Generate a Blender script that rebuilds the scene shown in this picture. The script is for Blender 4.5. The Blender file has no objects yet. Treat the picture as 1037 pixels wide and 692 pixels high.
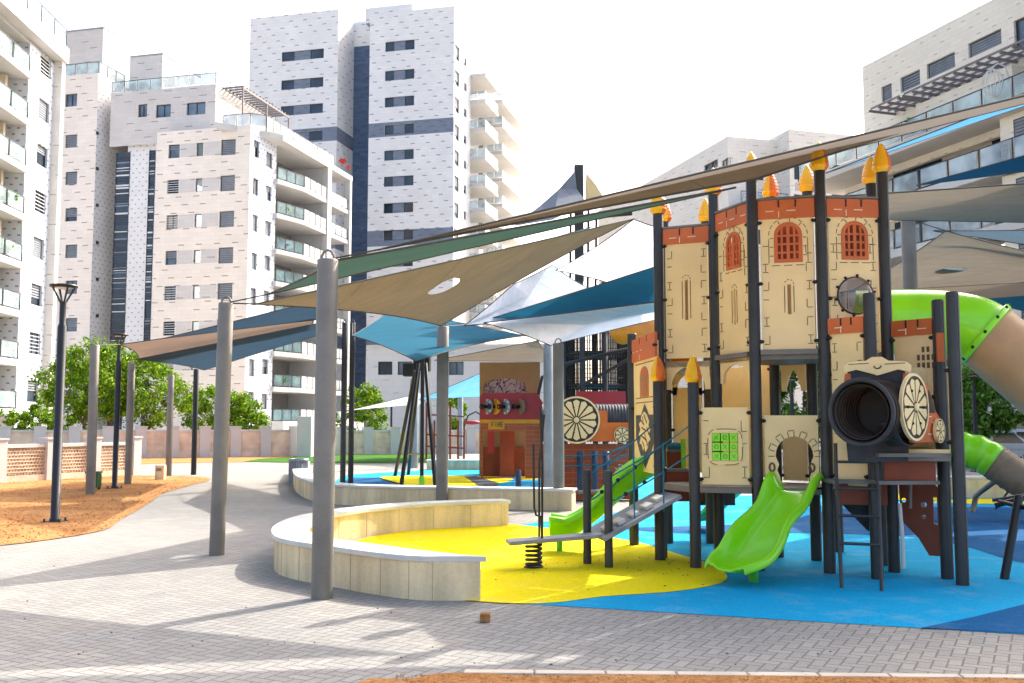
import bpy, math, random
from mathutils import Vector, Matrix
from mathutils.geometry import tessellate_polygon
random.seed(7)
R = math.radians
sc = bpy.context.scene
COL = sc.collection
V = Vector
Z = V((0, 0, 1))

# ------------------------------------------------------------------ camera
FPX, CU, CV, EYE = 1008.0, 518.5, 346.0, 1.6
PITCH = math.atan(84 / FPX)
CF = V((0, math.cos(PITCH), math.sin(PITCH)))
CUP = V((0, -math.sin(PITCH), math.cos(PITCH)))
CX = V((1, 0, 0))
CAM = V((0, 0, EYE))

def ray(u, v):
    return CF * FPX + CX * (u - CU) + CUP * (CV - v)
def P(u, v, Y):            # point at depth Y seen in direction (u, v)
    r = ray(u, v)
    return CAM + r * (Y / r.y)
def G(u, v, z=0.0):        # where that direction meets the level z
    r = ray(u, v)
    return CAM + r * ((z - EYE) / r.z)
def C(u, Y, z=0.0):        # upright at image column u, depth Y
    p = P(u, 430, Y)
    return V((p.x, p.y, z))

cam = bpy.data.cameras.new('camera')
cam.sensor_width = 36.0
cam.lens = 36.0 * FPX / 1037.0
cam.clip_start, cam.clip_end = 0.05, 2000
co = bpy.data.objects.new('camera', cam)
COL.objects.link(co)
co.location = CAM
co.rotation_euler = (math.pi / 2 + PITCH, 0, 0)
sc.camera = co

# ------------------------------------------------------------------ light
SUN_EL, SUN_AZ = R(40), math.atan2(0.64, 0.77)     # azimuth from +Y towards +X
w = bpy.data.worlds.new('World')
sc.world = w
w.use_nodes = True
nt = w.node_tree
bg = nt.nodes['Background']
sky = nt.nodes.new('ShaderNodeTexSky')
sky.sky_type = 'NISHITA'
sky.sun_disc = False
sky.sun_elevation = SUN_EL
sky.sun_rotation = SUN_AZ
sky.dust_density = 6.0
sky.air_density = 0.8
sky.ozone_density = 0.5
nt.links.new(sky.outputs[0], bg.inputs[0])
bg.inputs[1].default_value = 0.15
sun = bpy.data.lights.new('sun', 'SUN')
sun.energy = 2.0
sun.angle = R(0.53)
sun.color = (1.0, 0.95, 0.88)
so = bpy.data.objects.new('sun', sun)
COL.objects.link(so)
sd = V((math.sin(SUN_AZ) * math.cos(SUN_EL), math.cos(SUN_AZ) * math.cos(SUN_EL), math.sin(SUN_EL)))
so.rotation_euler = sd.to_track_quat('Z', 'Y').to_euler()
so.location = (20, 30, 60)
sc.view_settings.view_transform = 'Standard'
sc.view_settings.look = 'None'
sc.view_settings.exposure = 1.82
sc.view_settings.gamma = 1.0
sc.view_settings.use_curve_mapping = False
sc.render.engine = 'CYCLES'
sc.cycles.max_bounces = 8
sc.cycles.transparent_max_bounces = 12
sc.cycles.use_denoising = True

# ------------------------------------------------------------------ materials
def srgb(h):
    if isinstance(h, str):
        h = [int(h[i:i + 2], 16) / 255 for i in (0, 2, 4)]
        return tuple(c / 12.92 if c <= .04045 else ((c + .055) / 1.055) ** 2.4 for c in h)
    return tuple(h)

class NT:
    def __init__(s, name):
        s.m = bpy.data.materials.new(name)
        s.m.use_nodes = True
        s.t = s.m.node_tree
        s.b = s.t.nodes['Principled BSDF']
        s.out = s.t.nodes['Material Output']
    def n(s, typ, **kw):
        nd = s.t.nodes.new(typ)
        for k, v in kw.items():
            setattr(nd, k, v)
        return nd
    def lk(s, a, b):
        s.t.links.new(a, b)
    def put(s, sock, val):
        if hasattr(val, 'is_linked') or hasattr(val, 'links'):
            s.lk(val, sock)
        else:
            sock.default_value = val
    def math(s, op, a, b=0.0, c=0.0):
        nd = s.n('ShaderNodeMath', operation=op)
        s.put(nd.inputs[0], a); s.put(nd.inputs[1], b)
        if op in ('MULTIPLY_ADD', 'COMPARE'):
            s.put(nd.inputs[2], c)
        return nd.outputs[0]
    def mix(s, fac, a, b, blend='MIX'):
        nd = s.n('ShaderNodeMix', data_type='RGBA', blend_type=blend)
        s.put(nd.inputs[0], fac)
        for i, val in ((6, a), (7, b)):
            if isinstance(val, tuple):
                val = tuple(val[:3]) + (1,)
            s.put(nd.inputs[i], val)
        return nd.outputs[2]
    def coords(s, kind='Object', scale=None, rot=None):
        o = s.n('ShaderNodeTexCoord').outputs[kind]
        if scale or rot:
            mp = s.n('ShaderNodeMapping')
            if scale: mp.inputs['Scale'].default_value = scale
            if rot: mp.inputs['Rotation'].default_value = rot
            s.lk(o, mp.inputs[0])
            o = mp.outputs[0]
        return o
    def noise(s, vec, scale, detail=3, rough=.55):
        nd = s.n('ShaderNodeTexNoise')
        s.lk(vec, nd.inputs['Vector'])
        nd.inputs['Scale'].default_value = scale
        nd.inputs['Detail'].default_value = detail
        nd.inputs['Roughness'].default_value = rough
        return nd.outputs[0]
    def ramp(s, fac, stops):
        nd = s.n('ShaderNodeValToRGB')
        e = nd.color_ramp.elements
        e[0].position, e[0].color = stops[0][0], tuple(stops[0][1]) + (1,)
        e[1].position, e[1].color = stops[-1][0], tuple(stops[-1][1]) + (1,)
        for p, c in stops[1:-1]:
            k = e.new(p); k.color = tuple(c) + (1,)
        s.lk(fac, nd.inputs[0])
        return nd.outputs[0]
    def bump(s, h, strength=.3, dist=.01):
        nd = s.n('ShaderNodeBump')
        nd.inputs['Strength'].default_value = strength
        nd.inputs['Distance'].default_value = dist
        s.lk(h, nd.inputs['Height'])
        s.lk(nd.outputs[0], s.b.inputs['Normal'])

MATS = {}
def mat(name, col, rough=.6, var=.12, scale=3.0, bump=0.0, bscale=60.0, metal=0.0, coat=0.0, fine=0.0, spec=.5, stretch=None):
    k = NT(name)
    c = srgb(col)
    o = k.coords()
    n1 = k.noise(k.coords(scale=stretch) if stretch else o, scale, 4)
    k.b.inputs['Specular IOR Level'].default_value = spec
    dk = tuple(x * (1 - var * 1.6) for x in c)
    lt = tuple(min(1, x * (1 + var)) for x in c)
    colr = k.ramp(n1, [(.3, dk), (.7, lt)])
    if fine:
        n3 = k.noise(o, bscale, 2)
        colr = k.mix(fine, colr, k.ramp(n3, [(.35, tuple(x * .45 for x in c)), (.65, tuple(min(1, x * 1.5) for x in c))]))
    k.lk(colr, k.b.inputs['Base Color'])
    k.b.inputs['Roughness'].default_value = rough
    k.b.inputs['Metallic'].default_value = metal
    if coat:
        k.b.inputs['Coat Weight'].default_value = coat
    if bump:
        k.bump(k.noise(o, bscale, 3), bump, .01)
    MATS[name] = k.m
    return k

def glass(name, col, rough=.08, alpha=1.0):
    k = NT(name)
    o = k.coords()
    c = srgb(col)
    k.lk(k.ramp(k.noise(o, .6, 2), [(.35, tuple(x * .6 for x in c)), (.65, tuple(min(1, x * 1.35) for x in c))]), k.b.inputs['Base Color'])
    k.b.inputs['Roughness'].default_value = rough
    k.b.inputs['Specular IOR Level'].default_value = .6
    k.b.inputs['Alpha'].default_value = alpha
    MATS[name] = k.m

def fabric(name, col, trans=.45, weave=90.0):
    k = NT(name)
    c = srgb(col)
    o = k.coords()
    n1 = k.noise(o, 1.1, 3)
    n2 = k.noise(o, weave, 2)
    cc = k.ramp(n1, [(.3, tuple(x * .86 for x in c)), (.7, tuple(min(1, x * 1.1) for x in c))])
    cc = k.mix(.3, cc, k.ramp(n2, [(.35, tuple(x * .5 for x in c)), (.65, tuple(min(1, x * 1.5) for x in c))]))
    sp = k.n('ShaderNodeSeparateXYZ'); k.lk(o, sp.inputs[0])
    ln = k.math('FRACT', k.math('MULTIPLY_ADD', sp.outputs[0], .42, k.math('MULTIPLY', sp.outputs[1], .37)))
    seam = k.math('LESS_THAN', k.math('ABSOLUTE', k.math('SUBTRACT', ln, .5)), .006)
    cc = k.mix(k.math('MULTIPLY', seam, .6), cc, tuple(x * .35 for x in c))
    st = k.noise(k.coords(scale=(1.2, 9, 4)), 1.0, 4, .7)
    cc = k.mix(.3, cc, k.ramp(st, [(.35, tuple(x * .75 for x in c)), (.65, tuple(min(1, x * 1.2) for x in c))]))
    k.lk(cc, k.b.inputs['Base Color'])
    k.b.inputs['Roughness'].default_value = .9
    k.b.inputs['Specular IOR Level'].default_value = .1
    tr = k.n('ShaderNodeBsdfTranslucent')
    k.lk(cc, tr.inputs[0])
    mx = k.n('ShaderNodeMixShader')
    mx.inputs[0].default_value = trans
    k.lk(k.b.outputs[0], mx.inputs[1]); k.lk(tr.outputs[0], mx.inputs[2])
    k.lk(mx.outputs[0], k.out.inputs[0])
    MATS[name] = k.m

def stone(name, col, dark, h=.75, a=1.9, l=.35, t=.09, slant=.37, keep=.6, var=.05, joint=.0, strength=.8):
    """cladding: courses of sawn stone with short dark recessed joints"""
    k = NT(name)
    c, d = srgb(col), srgb(dark)
    o = k.coords()
    sp = k.n('ShaderNodeSeparateXYZ'); k.lk(o, sp.inputs[0])
    u = k.math('ADD', sp.outputs[0], sp.outputs[1])
    v = k.math('DIVIDE', sp.outputs[2], h)
    row = k.math('FLOOR', v)
    uu = k.math('MULTIPLY_ADD', row, slant, k.math('DIVIDE', u, a))
    fu = k.math('FRACT', uu)
    m1 = k.math('LESS_THAN', fu, l)
    m2 = k.math('LESS_THAN', k.math('FRACT', v), t)
    wn = k.n('ShaderNodeTexWhiteNoise', noise_dimensions='2D')
    cb = k.n('ShaderNodeCombineXYZ')
    k.lk(k.math('FLOOR', uu), cb.inputs[0]); k.lk(row, cb.inputs[1])
    k.lk(cb.outputs[0], wn.inputs['Vector'])
    m3 = k.math('LESS_THAN', wn.outputs[0], keep)
    msk = k.math('MULTIPLY', k.math('MULTIPLY', m1, m2), m3)
    msk = k.math('MULTIPLY', msk, strength)
    # slab to slab tone
    cb2 = k.n('ShaderNodeCombineXYZ')
    k.lk(u, cb2.inputs[0]); k.lk(sp.outputs[2], cb2.inputs[1])
    br = k.n('ShaderNodeTexBrick')
    k.lk(cb2.outputs[0], br.inputs['Vector'])
    br.inputs['Scale'].default_value = 1.0
    br.inputs['Brick Width'].default_value = .9
    br.inputs['Row Height'].default_value = h / 2
    br.inputs['Mortar Size'].default_value = .014 if joint else 0.0
    br.inputs['Color1'].default_value = tuple(x * (1 - var) for x in c) + (1,)
    br.inputs['Color2'].default_value = tuple(min(1, x * (1 + var)) for x in c) + (1,)
    br.inputs['Mortar'].default_value = tuple(x * (1 - joint) for x in c) + (1,)
    n1 = k.noise(o, .35, 4)
    base = k.mix(.35, br.outputs[0], k.ramp(n1, [(.3, tuple(x * .82 for x in c)), (.7, tuple(min(1, x * 1.08) for x in c))]))
    k.lk(k.mix(msk, base, d), k.b.inputs['Base Color'])
    k.b.inputs['Roughness'].default_value = .8
    MATS[name] = k.m

def herringbone(name, c1, c2, mort, size=.11, rot=0.0):
    k = NT(name)
    o = k.coords(scale=(1 / size, 1 / size, 1), rot=(0, 0, rot))
    sp = k.n('ShaderNodeSeparateXYZ'); k.lk(o, sp.inputs[0])
    x, y = sp.outputs[0], sp.outputs[1]
    i, j = k.math('FLOOR', x), k.math('FLOOR', y)
    L, D = k.math('FRACT', x), k.math('FRACT', y)
    Rr, U = k.math('SUBTRACT', 1.0, L), k.math('SUBTRACT', 1.0, D)
    kk = k.math('FLOORED_MODULO', k.math('SUBTRACT', i, j), 4.0)
    is_ = [k.math('COMPARE', kk, float(q), .3) for q in range(4)]
    e = k.math('MINIMUM', k.math('MULTIPLY_ADD', is_[1], 9.0, L), k.math('MULTIPLY_ADD', is_[0], 9.0, Rr))
    e2 = k.math('MINIMUM', k.math('MULTIPLY_ADD', is_[2], 9.0, D), k.math('MULTIPLY_ADD', is_[3], 9.0, U))
    e = k.math('MINIMUM', e, e2)
    cb = k.n('ShaderNodeCombineXYZ')
    k.lk(k.math('SUBTRACT', i, is_[1]), cb.inputs[0]); k.lk(k.math('SUBTRACT', j, is_[2]), cb.inputs[1])
    wn = k.n('ShaderNodeTexWhiteNoise', noise_dimensions='2D'); k.lk(cb.outputs[0], wn.inputs['Vector'])
    oo = k.coords()
    big = k.noise(oo, .45, 5)
    fine = k.noise(oo, 55, 3)
    a, b = srgb(c1), srgb(c2)
    col = k.ramp(wn.outputs[0], [(0.0, a), (.6, tuple((p + q) / 2 for p, q in zip(a, b))), (1.0, b)])
    col = k.mix(.45, col, k.ramp(big, [(.3, tuple(q * .8 for q in a)), (.5, a), (.7, (b[0] * 1.05, b[1] * .97, b[2] * .86))]))
    col = k.mix(.25, col, k.ramp(fine, [(.35, tuple(q * .6 for q in a)), (.65, tuple(min(1, q * 1.25) for q in b))]))
    mm = k.n('ShaderNodeMapRange'); mm.inputs['From Min'].default_value = .03; mm.inputs['From Max'].default_value = .10
    k.lk(e, mm.inputs['Value'])
    col = k.mix(k.math('SUBTRACT', 1.0, mm.outputs[0]), col, srgb(mort))
    # sand that has blown over the blocks
    sand = k.noise(oo, .9, 5, .65)
    sm = k.n('ShaderNodeMapRange'); sm.inputs['From Min'].default_value = .6; sm.inputs['From Max'].default_value = .78; sm.inputs['To Max'].default_value = .55
    k.lk(sand, sm.inputs['Value'])
    col = k.mix(sm.outputs[0], col, srgb('b0a28c'))
    stn = k.n('ShaderNodeMapRange'); stn.inputs['From Min'].default_value = .56; stn.inputs['From Max'].default_value = .74; stn.inputs['To Max'].default_value = .38
    k.lk(k.noise(oo, 1.6, 6, .7), stn.inputs['Value'])
    col = k.mix(stn.outputs[0], col, tuple(q * .55 for q in a))
    k.lk(col, k.b.inputs['Base Color'])
    k.b.inputs['Roughness'].default_value = .85
    h = k.math('ADD', mm.outputs[0], k.math('MULTIPLY', fine, .3))
    k.bump(h, .5, .006)
    MATS[name] = k.m

def bricks(name, c1, c2, mort, bw=.22, bh=.075):
    k = NT(name)
    o = k.coords()
    sp = k.n('ShaderNodeSeparateXYZ'); k.lk(o, sp.inputs[0])
    cb = k.n('ShaderNodeCombineXYZ')
    k.lk(k.math('ADD', sp.outputs[0], sp.outputs[1]), cb.inputs[0]); k.lk(sp.outputs[2], cb.inputs[1])
    br = k.n('ShaderNodeTexBrick'); k.lk(cb.outputs[0], br.inputs['Vector'])
    br.inputs['Scale'].default_value = 1
    br.inputs['Brick Width'].default_value = bw
    br.inputs['Row Height'].default_value = bh
    br.inputs['Mortar Size'].default_value = .008
    for q, cc in (('Color1', c1), ('Color2', c2), ('Mortar', mort)):
        br.inputs[q].default_value = srgb(cc) + (1,)
    k.lk(br.outputs[0], k.b.inputs['Base Color'])
    k.b.inputs['Roughness'].default_value = .6
    MATS[name] = k.m

def rubber(name, col, dust='b9b2a2'):
    k = NT(name)
    c = srgb(col)
    o = k.coords()
    big = k.noise(o, .7, 5, .6)
    mid = k.noise(o, 14, 4, .7)
    gr = k.noise(o, 75, 2, .7)
    cc = k.ramp(big, [(.3, tuple(x * .86 for x in c)), (.7, tuple(min(1, x * 1.08) for x in c))])
    cc = k.mix(.35, cc, k.ramp(mid, [(.3, tuple(x * .7 for x in c)), (.7, tuple(min(1, x * 1.2) for x in c))]))
    cc = k.mix(.35, cc, k.ramp(gr, [(.3, tuple(x * .45 for x in c)), (.7, tuple(min(1, x * 1.5 + .02) for x in c))]))
    dn = k.n('ShaderNodeMapRange'); dn.inputs['From Min'].default_value = .52; dn.inputs['From Max'].default_value = .8; dn.inputs['To Max'].default_value = .3
    k.lk(k.noise(o, 1.7, 6, .7), dn.inputs['Value'])
    cc = k.mix(dn.outputs[0], cc, srgb(dust))
    k.lk(cc, k.b.inputs['Base Color'])
    k.b.inputs['Roughness'].default_value = .92
    k.b.inputs['Specular IOR Level'].default_value = .1
    k.bump(gr, .6, .008)
    MATS[name] = k.m

def leafmat(name, lo, hi, light):
    k = NT(name)
    o = k.coords()
    n1 = k.noise(o, .9, 3)
    wn = k.n('ShaderNodeNewGeometry').outputs['Random Per Island']
    c = k.ramp(n1, [(.3, srgb(lo)), (.7, srgb(hi))])
    c = k.mix(k.math('POWER', wn, 2.0), c, srgb(light))
    k.lk(c, k.b.inputs['Base Color'])
    k.b.inputs['Roughness'].default_value = .6
    k.b.inputs['Specular IOR Level'].default_value = .15
    tr = k.n('ShaderNodeBsdfTranslucent'); k.lk(c, tr.inputs[0])
    mx = k.n('ShaderNodeMixShader'); mx.inputs[0].default_value = .27
    k.lk(k.b.outputs[0], mx.inputs[1]); k.lk(tr.outputs[0], mx.inputs[2]); k.lk(mx.outputs[0], k.out.inputs[0])
    MATS[name] = k.m

# ------------------------------------------------------------------ mesh builder
class MB:
    def __init__(s, m=None):
        s.v, s.f, s.mi, s.sm, s.names = [], [], [], [], []
        s.d = m
    def idx(s, m):
        m = m or s.d
        if m not in s.names:
            s.names.append(m)
        return s.names.index(m)
    def add(s, vs, fs, m=None, smooth=False):
        b = len(s.v)
        s.v += [V(p) for p in vs]
        k = s.idx(m)
        for f in fs:
            s.f.append([b + i for i in f]); s.mi.append(k); s.sm.append(smooth)
        return s
    def hexa(s, c, m=None):    # 8 corners, bottom 4 then top 4 (counter-clockwise from above)
        return s.add(c, [(3, 2, 1, 0), (4, 5, 6, 7), (0, 1, 5, 4), (1, 2, 6, 5), (2, 3, 7, 6), (3, 0, 4, 7)], m)
    def box(s, a, b, m=None):
        x0, y0, z0 = (min(p, q) for p, q in zip(a, b)); x1, y1, z1 = (max(p, q) for p, q in zip(a, b))
        return s.hexa([(x0, y0, z0), (x1, y0, z0), (x1, y1, z0), (x0, y1, z0), (x0, y0, z1), (x1, y0, z1), (x1, y1, z1), (x0, y1, z1)], m)
    def beam(s, p, q, w=.05, h=.05, m=None, up=None):
        p, q = V(p), V(q)
        d = (q - p).normalized()
        up = V(up) if up else (Z if abs(d.z) < .95 else V((0, 1, 0)))
        a = d.cross(up).normalized() * (w / 2)
        b = a.cross(d).normalized() * (h / 2)
        c = [p - a - b, p + a - b, q + a - b, q - a - b, p - a + b, p + a + b, q + a + b, q - a + b]
        return s.hexa(c, m)
    def tube(s, pts, r=.03, m=None, n=10, caps=True, closed=False):
        pts = [V(p) for p in pts]
        N = len(pts)
        rs = r if isinstance(r, (list, tuple)) else [r] * N
        vs, fs = [], []
        prev = None
        for i, p in enumerate(pts):
            if closed:
                t = (pts[(i + 1) % N] - pts[i - 1]).normalized()
            else:
                t = (pts[min(i + 1, N - 1)] - pts[max(i - 1, 0)]).normalized()
            if prev is None:
                a = t.cross(Z if abs(t.z) < .9 else V((1, 0, 0))).normalized()
            else:
                a = (prev - t * prev.dot(t)).normalized()
            prev = a
            b = t.cross(a)
            for k in range(n):
                th = 2 * math.pi * k / n
                vs.append(p + (a * math.cos(th) + b * math.sin(th)) * rs[i])
        for i in range(N if closed else N - 1):
            j = (i + 1) % N
            for k in range(n):
                k2 = (k + 1) % n
                fs.append((i * n + k, i * n + k2, j * n + k2, j * n + k))
        s.add(vs, fs, m, True)
        if caps and not closed:
            b0 = len(s.v)
            s.add([vs[k] for k in range(n)], [tuple(range(n - 1, -1, -1))], m)
            s.add([vs[(N - 1) * n + k] for k in range(n)], [tuple(range(n))], m)
        return s
    def lathe(s, base, prof, m=None, n=16, axis=Z, smooth=True):
        axis = V(axis).normalized()
        a = axis.cross(V((0, 1, 0)) if abs(axis.y) < .9 else V((1, 0, 0))).normalized()
        b = axis.cross(a)
        base = V(base)
        vs, fs = [], []
        for r, z in prof:
            for k in range(n):
                th = 2 * math.pi * k / n
                vs.append(base + axis * z + (a * math.cos(th) + b * math.sin(th)) * max(r, 1e-4))
        for i in range(len(prof) - 1):
            for k in range(n):
                k2 = (k + 1) % n
                fs.append((i * n + k, i * n + k2, (i + 1) * n + k2, (i + 1) * n + k))
        return s.add(vs, fs, m, smooth)
    def plate(s, loop, holes, O, X, W, th, m=None, d0=0.0, edge=None):
        """flat board: outline and holes in (X, W) coordinates, front at d0, thickness th behind"""
        O, X, W = V(O), V(X).normalized(), V(W).normalized()
        N = X.cross(W)
        loops = [list(loop)] + [list(h) for h in holes]
        flat = [p for l in loops for p in l]
        tris = tessellate_polygon([[V((p[0], p[1], 0)) for p in l] for l in loops])
        fr = [O + X * p[0] + W * p[1] + N * d0 for p in flat]
        bk = [q - N * th for q in fr]
        n = len(flat)
        fs = []
        for t in tris:
            a, b, c = (flat[i] for i in t)
            if (b[0] - a[0]) * (c[1] - a[1]) - (b[1] - a[1]) * (c[0] - a[0]) < 0:
                t = (t[0], t[2], t[1])
            fs.append(tuple(t)); fs.append((t[0] + n, t[2] + n, t[1] + n))
        s.add(fr + bk, fs, m)
        off = 0
        es = []
        for li, l in enumerate(loops):
            k = len(l)
            area = sum(l[i][0] * l[(i + 1) % k][1] - l[(i + 1) % k][0] * l[i][1] for i in range(k))
            flip = (area > 0) == (li == 0)
            for i in range(k):
                a, b = off + i, off + (i + 1) % k
                es.append((b, a, a + n, b + n) if not flip else (a, b, b + n, a + n)[::-1])
            off += k
        s.add(fr + bk, es, edge or m)
        return s
    def sphere(s, c, r, m=None, n=14, k=9, sx=1, sy=1, sz=1):
        c = V(c)
        vs, fs = [], []
        for i in range(k + 1):
            ph = math.pi * i / k
            for j in range(n):
                th = 2 * math.pi * j / n
                vs.append(c + V((math.cos(th) * math.sin(ph) * r * sx, math.sin(th) * math.sin(ph) * r * sy, math.cos(ph) * r * sz)))
        for i in range(k):
            for j in range(n):
                j2 = (j + 1) % n
                fs.append((i * n + j, (i + 1) * n + j, (i + 1) * n + j2, i * n + j2))
        return s.add(vs, fs, m, True)
    def grid(s, rows, m=None, smooth=True):
        n = len(rows[0])
        vs = [p for r in rows for p in r]
        fs = [(i * n + j, i * n + j + 1, (i + 1) * n + j + 1, (i + 1) * n + j) for i in range(len(rows) - 1) for j in range(n - 1)]
        return s.add(vs, fs, m, smooth)

ROOTLOC = {}
def obj(name, mb, parent=None, bevel=0.0, solid=0.0, sub=0, local=False):
    me = bpy.data.meshes.new(name)
    off = V((0, 0, 0))
    if parent is not None and not local:
        off = ROOTLOC.get(parent.name, V((0, 0, 0)))
    me.from_pydata([tuple(p - off) for p in mb.v], [], mb.f)
    for nme in mb.names:
        me.materials.append(MATS[nme])
    me.polygons.foreach_set('material_index', mb.mi)
    me.polygons.foreach_set('use_smooth', mb.sm)
    me.update()
    o = bpy.data.objects.new(name, me)
    COL.objects.link(o)
    if parent is not None:
        o.parent = parent
        ROOTLOC[o.name] = off
    if solid:
        md = o.modifiers.new('solid', 'SOLIDIFY'); md.thickness = solid; md.offset = 0
    if sub:
        md = o.modifiers.new('sub', 'SUBSURF'); md.levels = sub; md.render_levels = sub
    if bevel:
        md = o.modifiers.new('bevel', 'BEVEL'); md.width = bevel; md.segments = 2; md.limit_method = 'ANGLE'; md.angle_limit = R(40)
    return o

def tag(o, label, cat, group=None):
    o['label'] = label; o['category'] = cat
    if group: o['group'] = group
    return o

def thing(name, label, cat, loc, rz=0.0, group=None):
    o = bpy.data.objects.new(name, None)
    o.empty_display_size = .3
    COL.objects.link(o)
    o.location = loc; o.rotation_euler = (0, 0, rz)
    ROOTLOC[o.name] = V(loc)
    return tag(o, label, cat, group)

def single(name, mb, label, cat, group=None, **kw):
    """a thing that is one mesh, its origin at its base"""
    c = sum((p for p in mb.v), V()) / len(mb.v)
    c.z = min(p.z for p in mb.v)
    mb.v = [p - c for p in mb.v]
    o = obj(name, mb, None, **kw)
    o.location = c
    return tag(o, label, cat, group)

def struct(name, mb, **kw):
    o = obj(name, mb, None, **kw); o['kind'] = 'structure'
    return o

def spline(pts, n=8, closed=True):
    pts = [V(p) for p in pts]
    out = []
    N = len(pts)
    rng = range(N) if closed else range(N - 1)
    for i in rng:
        g = lambda k: pts[k % N] if closed else pts[max(0, min(N - 1, k))]
        p0, p1, p2, p3 = g(i - 1), g(i), g(i + 1), g(i + 2)
        for k in range(n):
            t = k / n
            out.append(.5 * ((2 * p1) + (p2 - p0) * t + (2 * p0 - 5 * p1 + 4 * p2 - p3) * t * t + (3 * p1 - p0 - 3 * p2 + p3) * t ** 3))
    if not closed: out.append(pts[-1])
    return out

def sheet(name, pts, m, z, smooth=6):
    ring = spline(pts, smooth) if smooth else [V(p) for p in pts]
    ring = [V((p.x, p.y, z)) for p in ring]
    mb = MB(m)
    tr = tessellate_polygon([ring])
    fs = []
    for t in tr:
        a, b, c = (ring[i] for i in t)
        if (b - a).cross(c - a).z < 0: t = (t[0], t[2], t[1])
        fs.append(tuple(t))
    mb.add(ring, fs)
    return struct(name, mb)

def arch(x0, x1, z0, z1, spring, n=10, pointed=False):
    """arched opening outline: straight sides to 'spring', then an arch up to z1"""
    cx, hw, hh = (x0 + x1) / 2, (x1 - x0) / 2, z1 - spring
    pts = [(x0, z0), (x1, z0)]
    for k in range(n + 1):
        th = math.pi * k / n
        if pointed:
            f = k / n
            x = x1 - (x1 - x0) * f
            zz = spring + hh * (1 - abs(2 * f - 1) ** 1.5)
            pts.append((x, zz))
        else:
            pts.append((cx + hw * math.cos(th), spring + hh * math.sin(th)))
    return pts
def rect(x0, x1, z0, z1):
    return [(x0, z0), (x1, z0), (x1, z1), (x0, z1)]
def circ(cx, cz, r, n=20, rz=None):
    rz = rz or r
    return [(cx + r * math.cos(2 * math.pi * k / n), cz + rz * math.sin(2 * math.pi * k / n)) for k in range(n)]
# ------------------------------------------------------------------ palette
mat('concrete_far', 'c9c0b2', .9, .12, .3, .2, 30)
k = NT('soil')
o_ = k.coords()
c_ = k.ramp(k.noise(o_, .8, 6, .65), [(.28, srgb('7f5433')), (.48, srgb('ad7846')), (.72, srgb('d2a36c'))])
c_ = k.mix(.5, c_, k.ramp(k.noise(o_, 19, 5, .75), [(.3, srgb('5d3b22')), (.5, srgb('b07a48')), (.75, srgb('d8b081'))]))
k.lk(c_, k.b.inputs['Base Color']); k.b.inputs['Roughness'].default_value = .97; k.b.inputs['Specular IOR Level'].default_value = .1
k.bump(k.noise(o_, 16, 6, .75), .9, .03)
MATS['soil'] = k.m
mat('asphalt', '55555a', .9, .12, .5, .3, 80)
mat('kerb_stone', 'c9bca8', .85, .12, 2, .2, 60)
herringbone('pavers', '82807a', 'a29e96', '69655e', .09, R(28))
rubber('rubber_blue', '009cca')
rubber('rubber_navy', '005588', '7f93ad')
rubber('rubber_yellow', 'ffdc00', 'cdbb85')
mat('rubber_pattern', '4a5056', .85, .5, 9, .5, 260, fine=.3)
mat('lawn', '3f6a26', .95, .2, 6, .6, 120, fine=.4, spec=.05)
mat('bench_stone', 'ecd1a3', .8, .2, 1.6, .25, 40, fine=.1, stretch=(2.2, 2.2, .35))
mat('joint_sand', 'b3a284', .9)
mat('bench_top', 'd6d2c8', .75, .08, 2.5, .15, 40)
mat('galv', '807a70', .55, .14, 2.5, .15, 90, metal=.25, fine=.12)
mat('galv_blue', '8f989f', .5, .12, 2.5, .1, 90, metal=.25)
mat('steel_black', '1b1b1c', .45, .2, 4)
mat('post_dark', '363533', .5, .18, 3, .08, 60)
mat('post_blue', '2c4660', .5, .15, 3)
mat('black', '0e0e10', .55, .2, 5)
mat('hdpe_beige', 'f3d499', .55, .06, 2.0, .12, 200, fine=.05)
mat('hdpe_groove', '66503a', .7, .1)
mat('hdpe_red', 'c9652f', .55, .10, 2.0, .12, 200, fine=.06)
mat('mortar_mark', 'e6d2b4', .6, .05)
mat('hdpe_brown', '8a3f22', .6, .14, 3, .15, 200, fine=.1)
mat('hdpe_darkred', 'ad2f35', .5, .1, 2)
mat('hdpe_orange', 'd3691f', .55, .12, 2)
mat('hdpe_tan', '9e8058', .6, .1, 2, .1, 150, fine=.08)
mat('deck_metal', '77716a', .55, .12, 4, .2, 120, metal=.2)
mat('ramp_grey', '8b8d92', .5, .15, 5, .15, 60, metal=.15)
mat('step_white', 'cfcabd', .6, .08)
mat('cap_yellow', 'fbbd0c', .4, .08, 6, coat=.2)
mat('cap_orange', 'e8741a', .4, .12, 6, coat=.2)
mat('slide_green', '8ae008', .3, .06, 3, coat=.25)
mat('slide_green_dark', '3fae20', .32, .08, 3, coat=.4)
mat('tube_beige', 'b98f62', .5, .08, 4, .1, 150, fine=.08)
mat('tube_brown', '8b7458', .55, .15, 6, .15, 100, fine=.1)
mat('tube_orange', 'e48a12', .4, .08, 3, coat=.3)
mat('tunnel_grey', '3c3d40', .75, .2, 6)
mat('rib_brown', '4a3626', .6, .2, 6)
mat('tunnel_dark', '2b211c', .6, .25, 8)
mat('rope_teal', '1b6f86', .8, .15, 20)
mat('sign_yellow', 'e09a1c', .5, .08)
mat('white_paint', 'd9d8d4', .5, .06, 2)
mat('grey_panel', '8e8c88', .7, .1, 1)
mat('plaster_white', 'c9c7c3', .8, .06, .4)
mat('plaster_soffit', 'c9c2b8', .85, .06, .4)
mat('plaster_beige', 'cdbda2', .8, .08, .4)
mat('shutter', '7f858d', .6, .12, 1.5)
mat('frame_dark', '3a3d42', .5, .15, 2)
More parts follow.
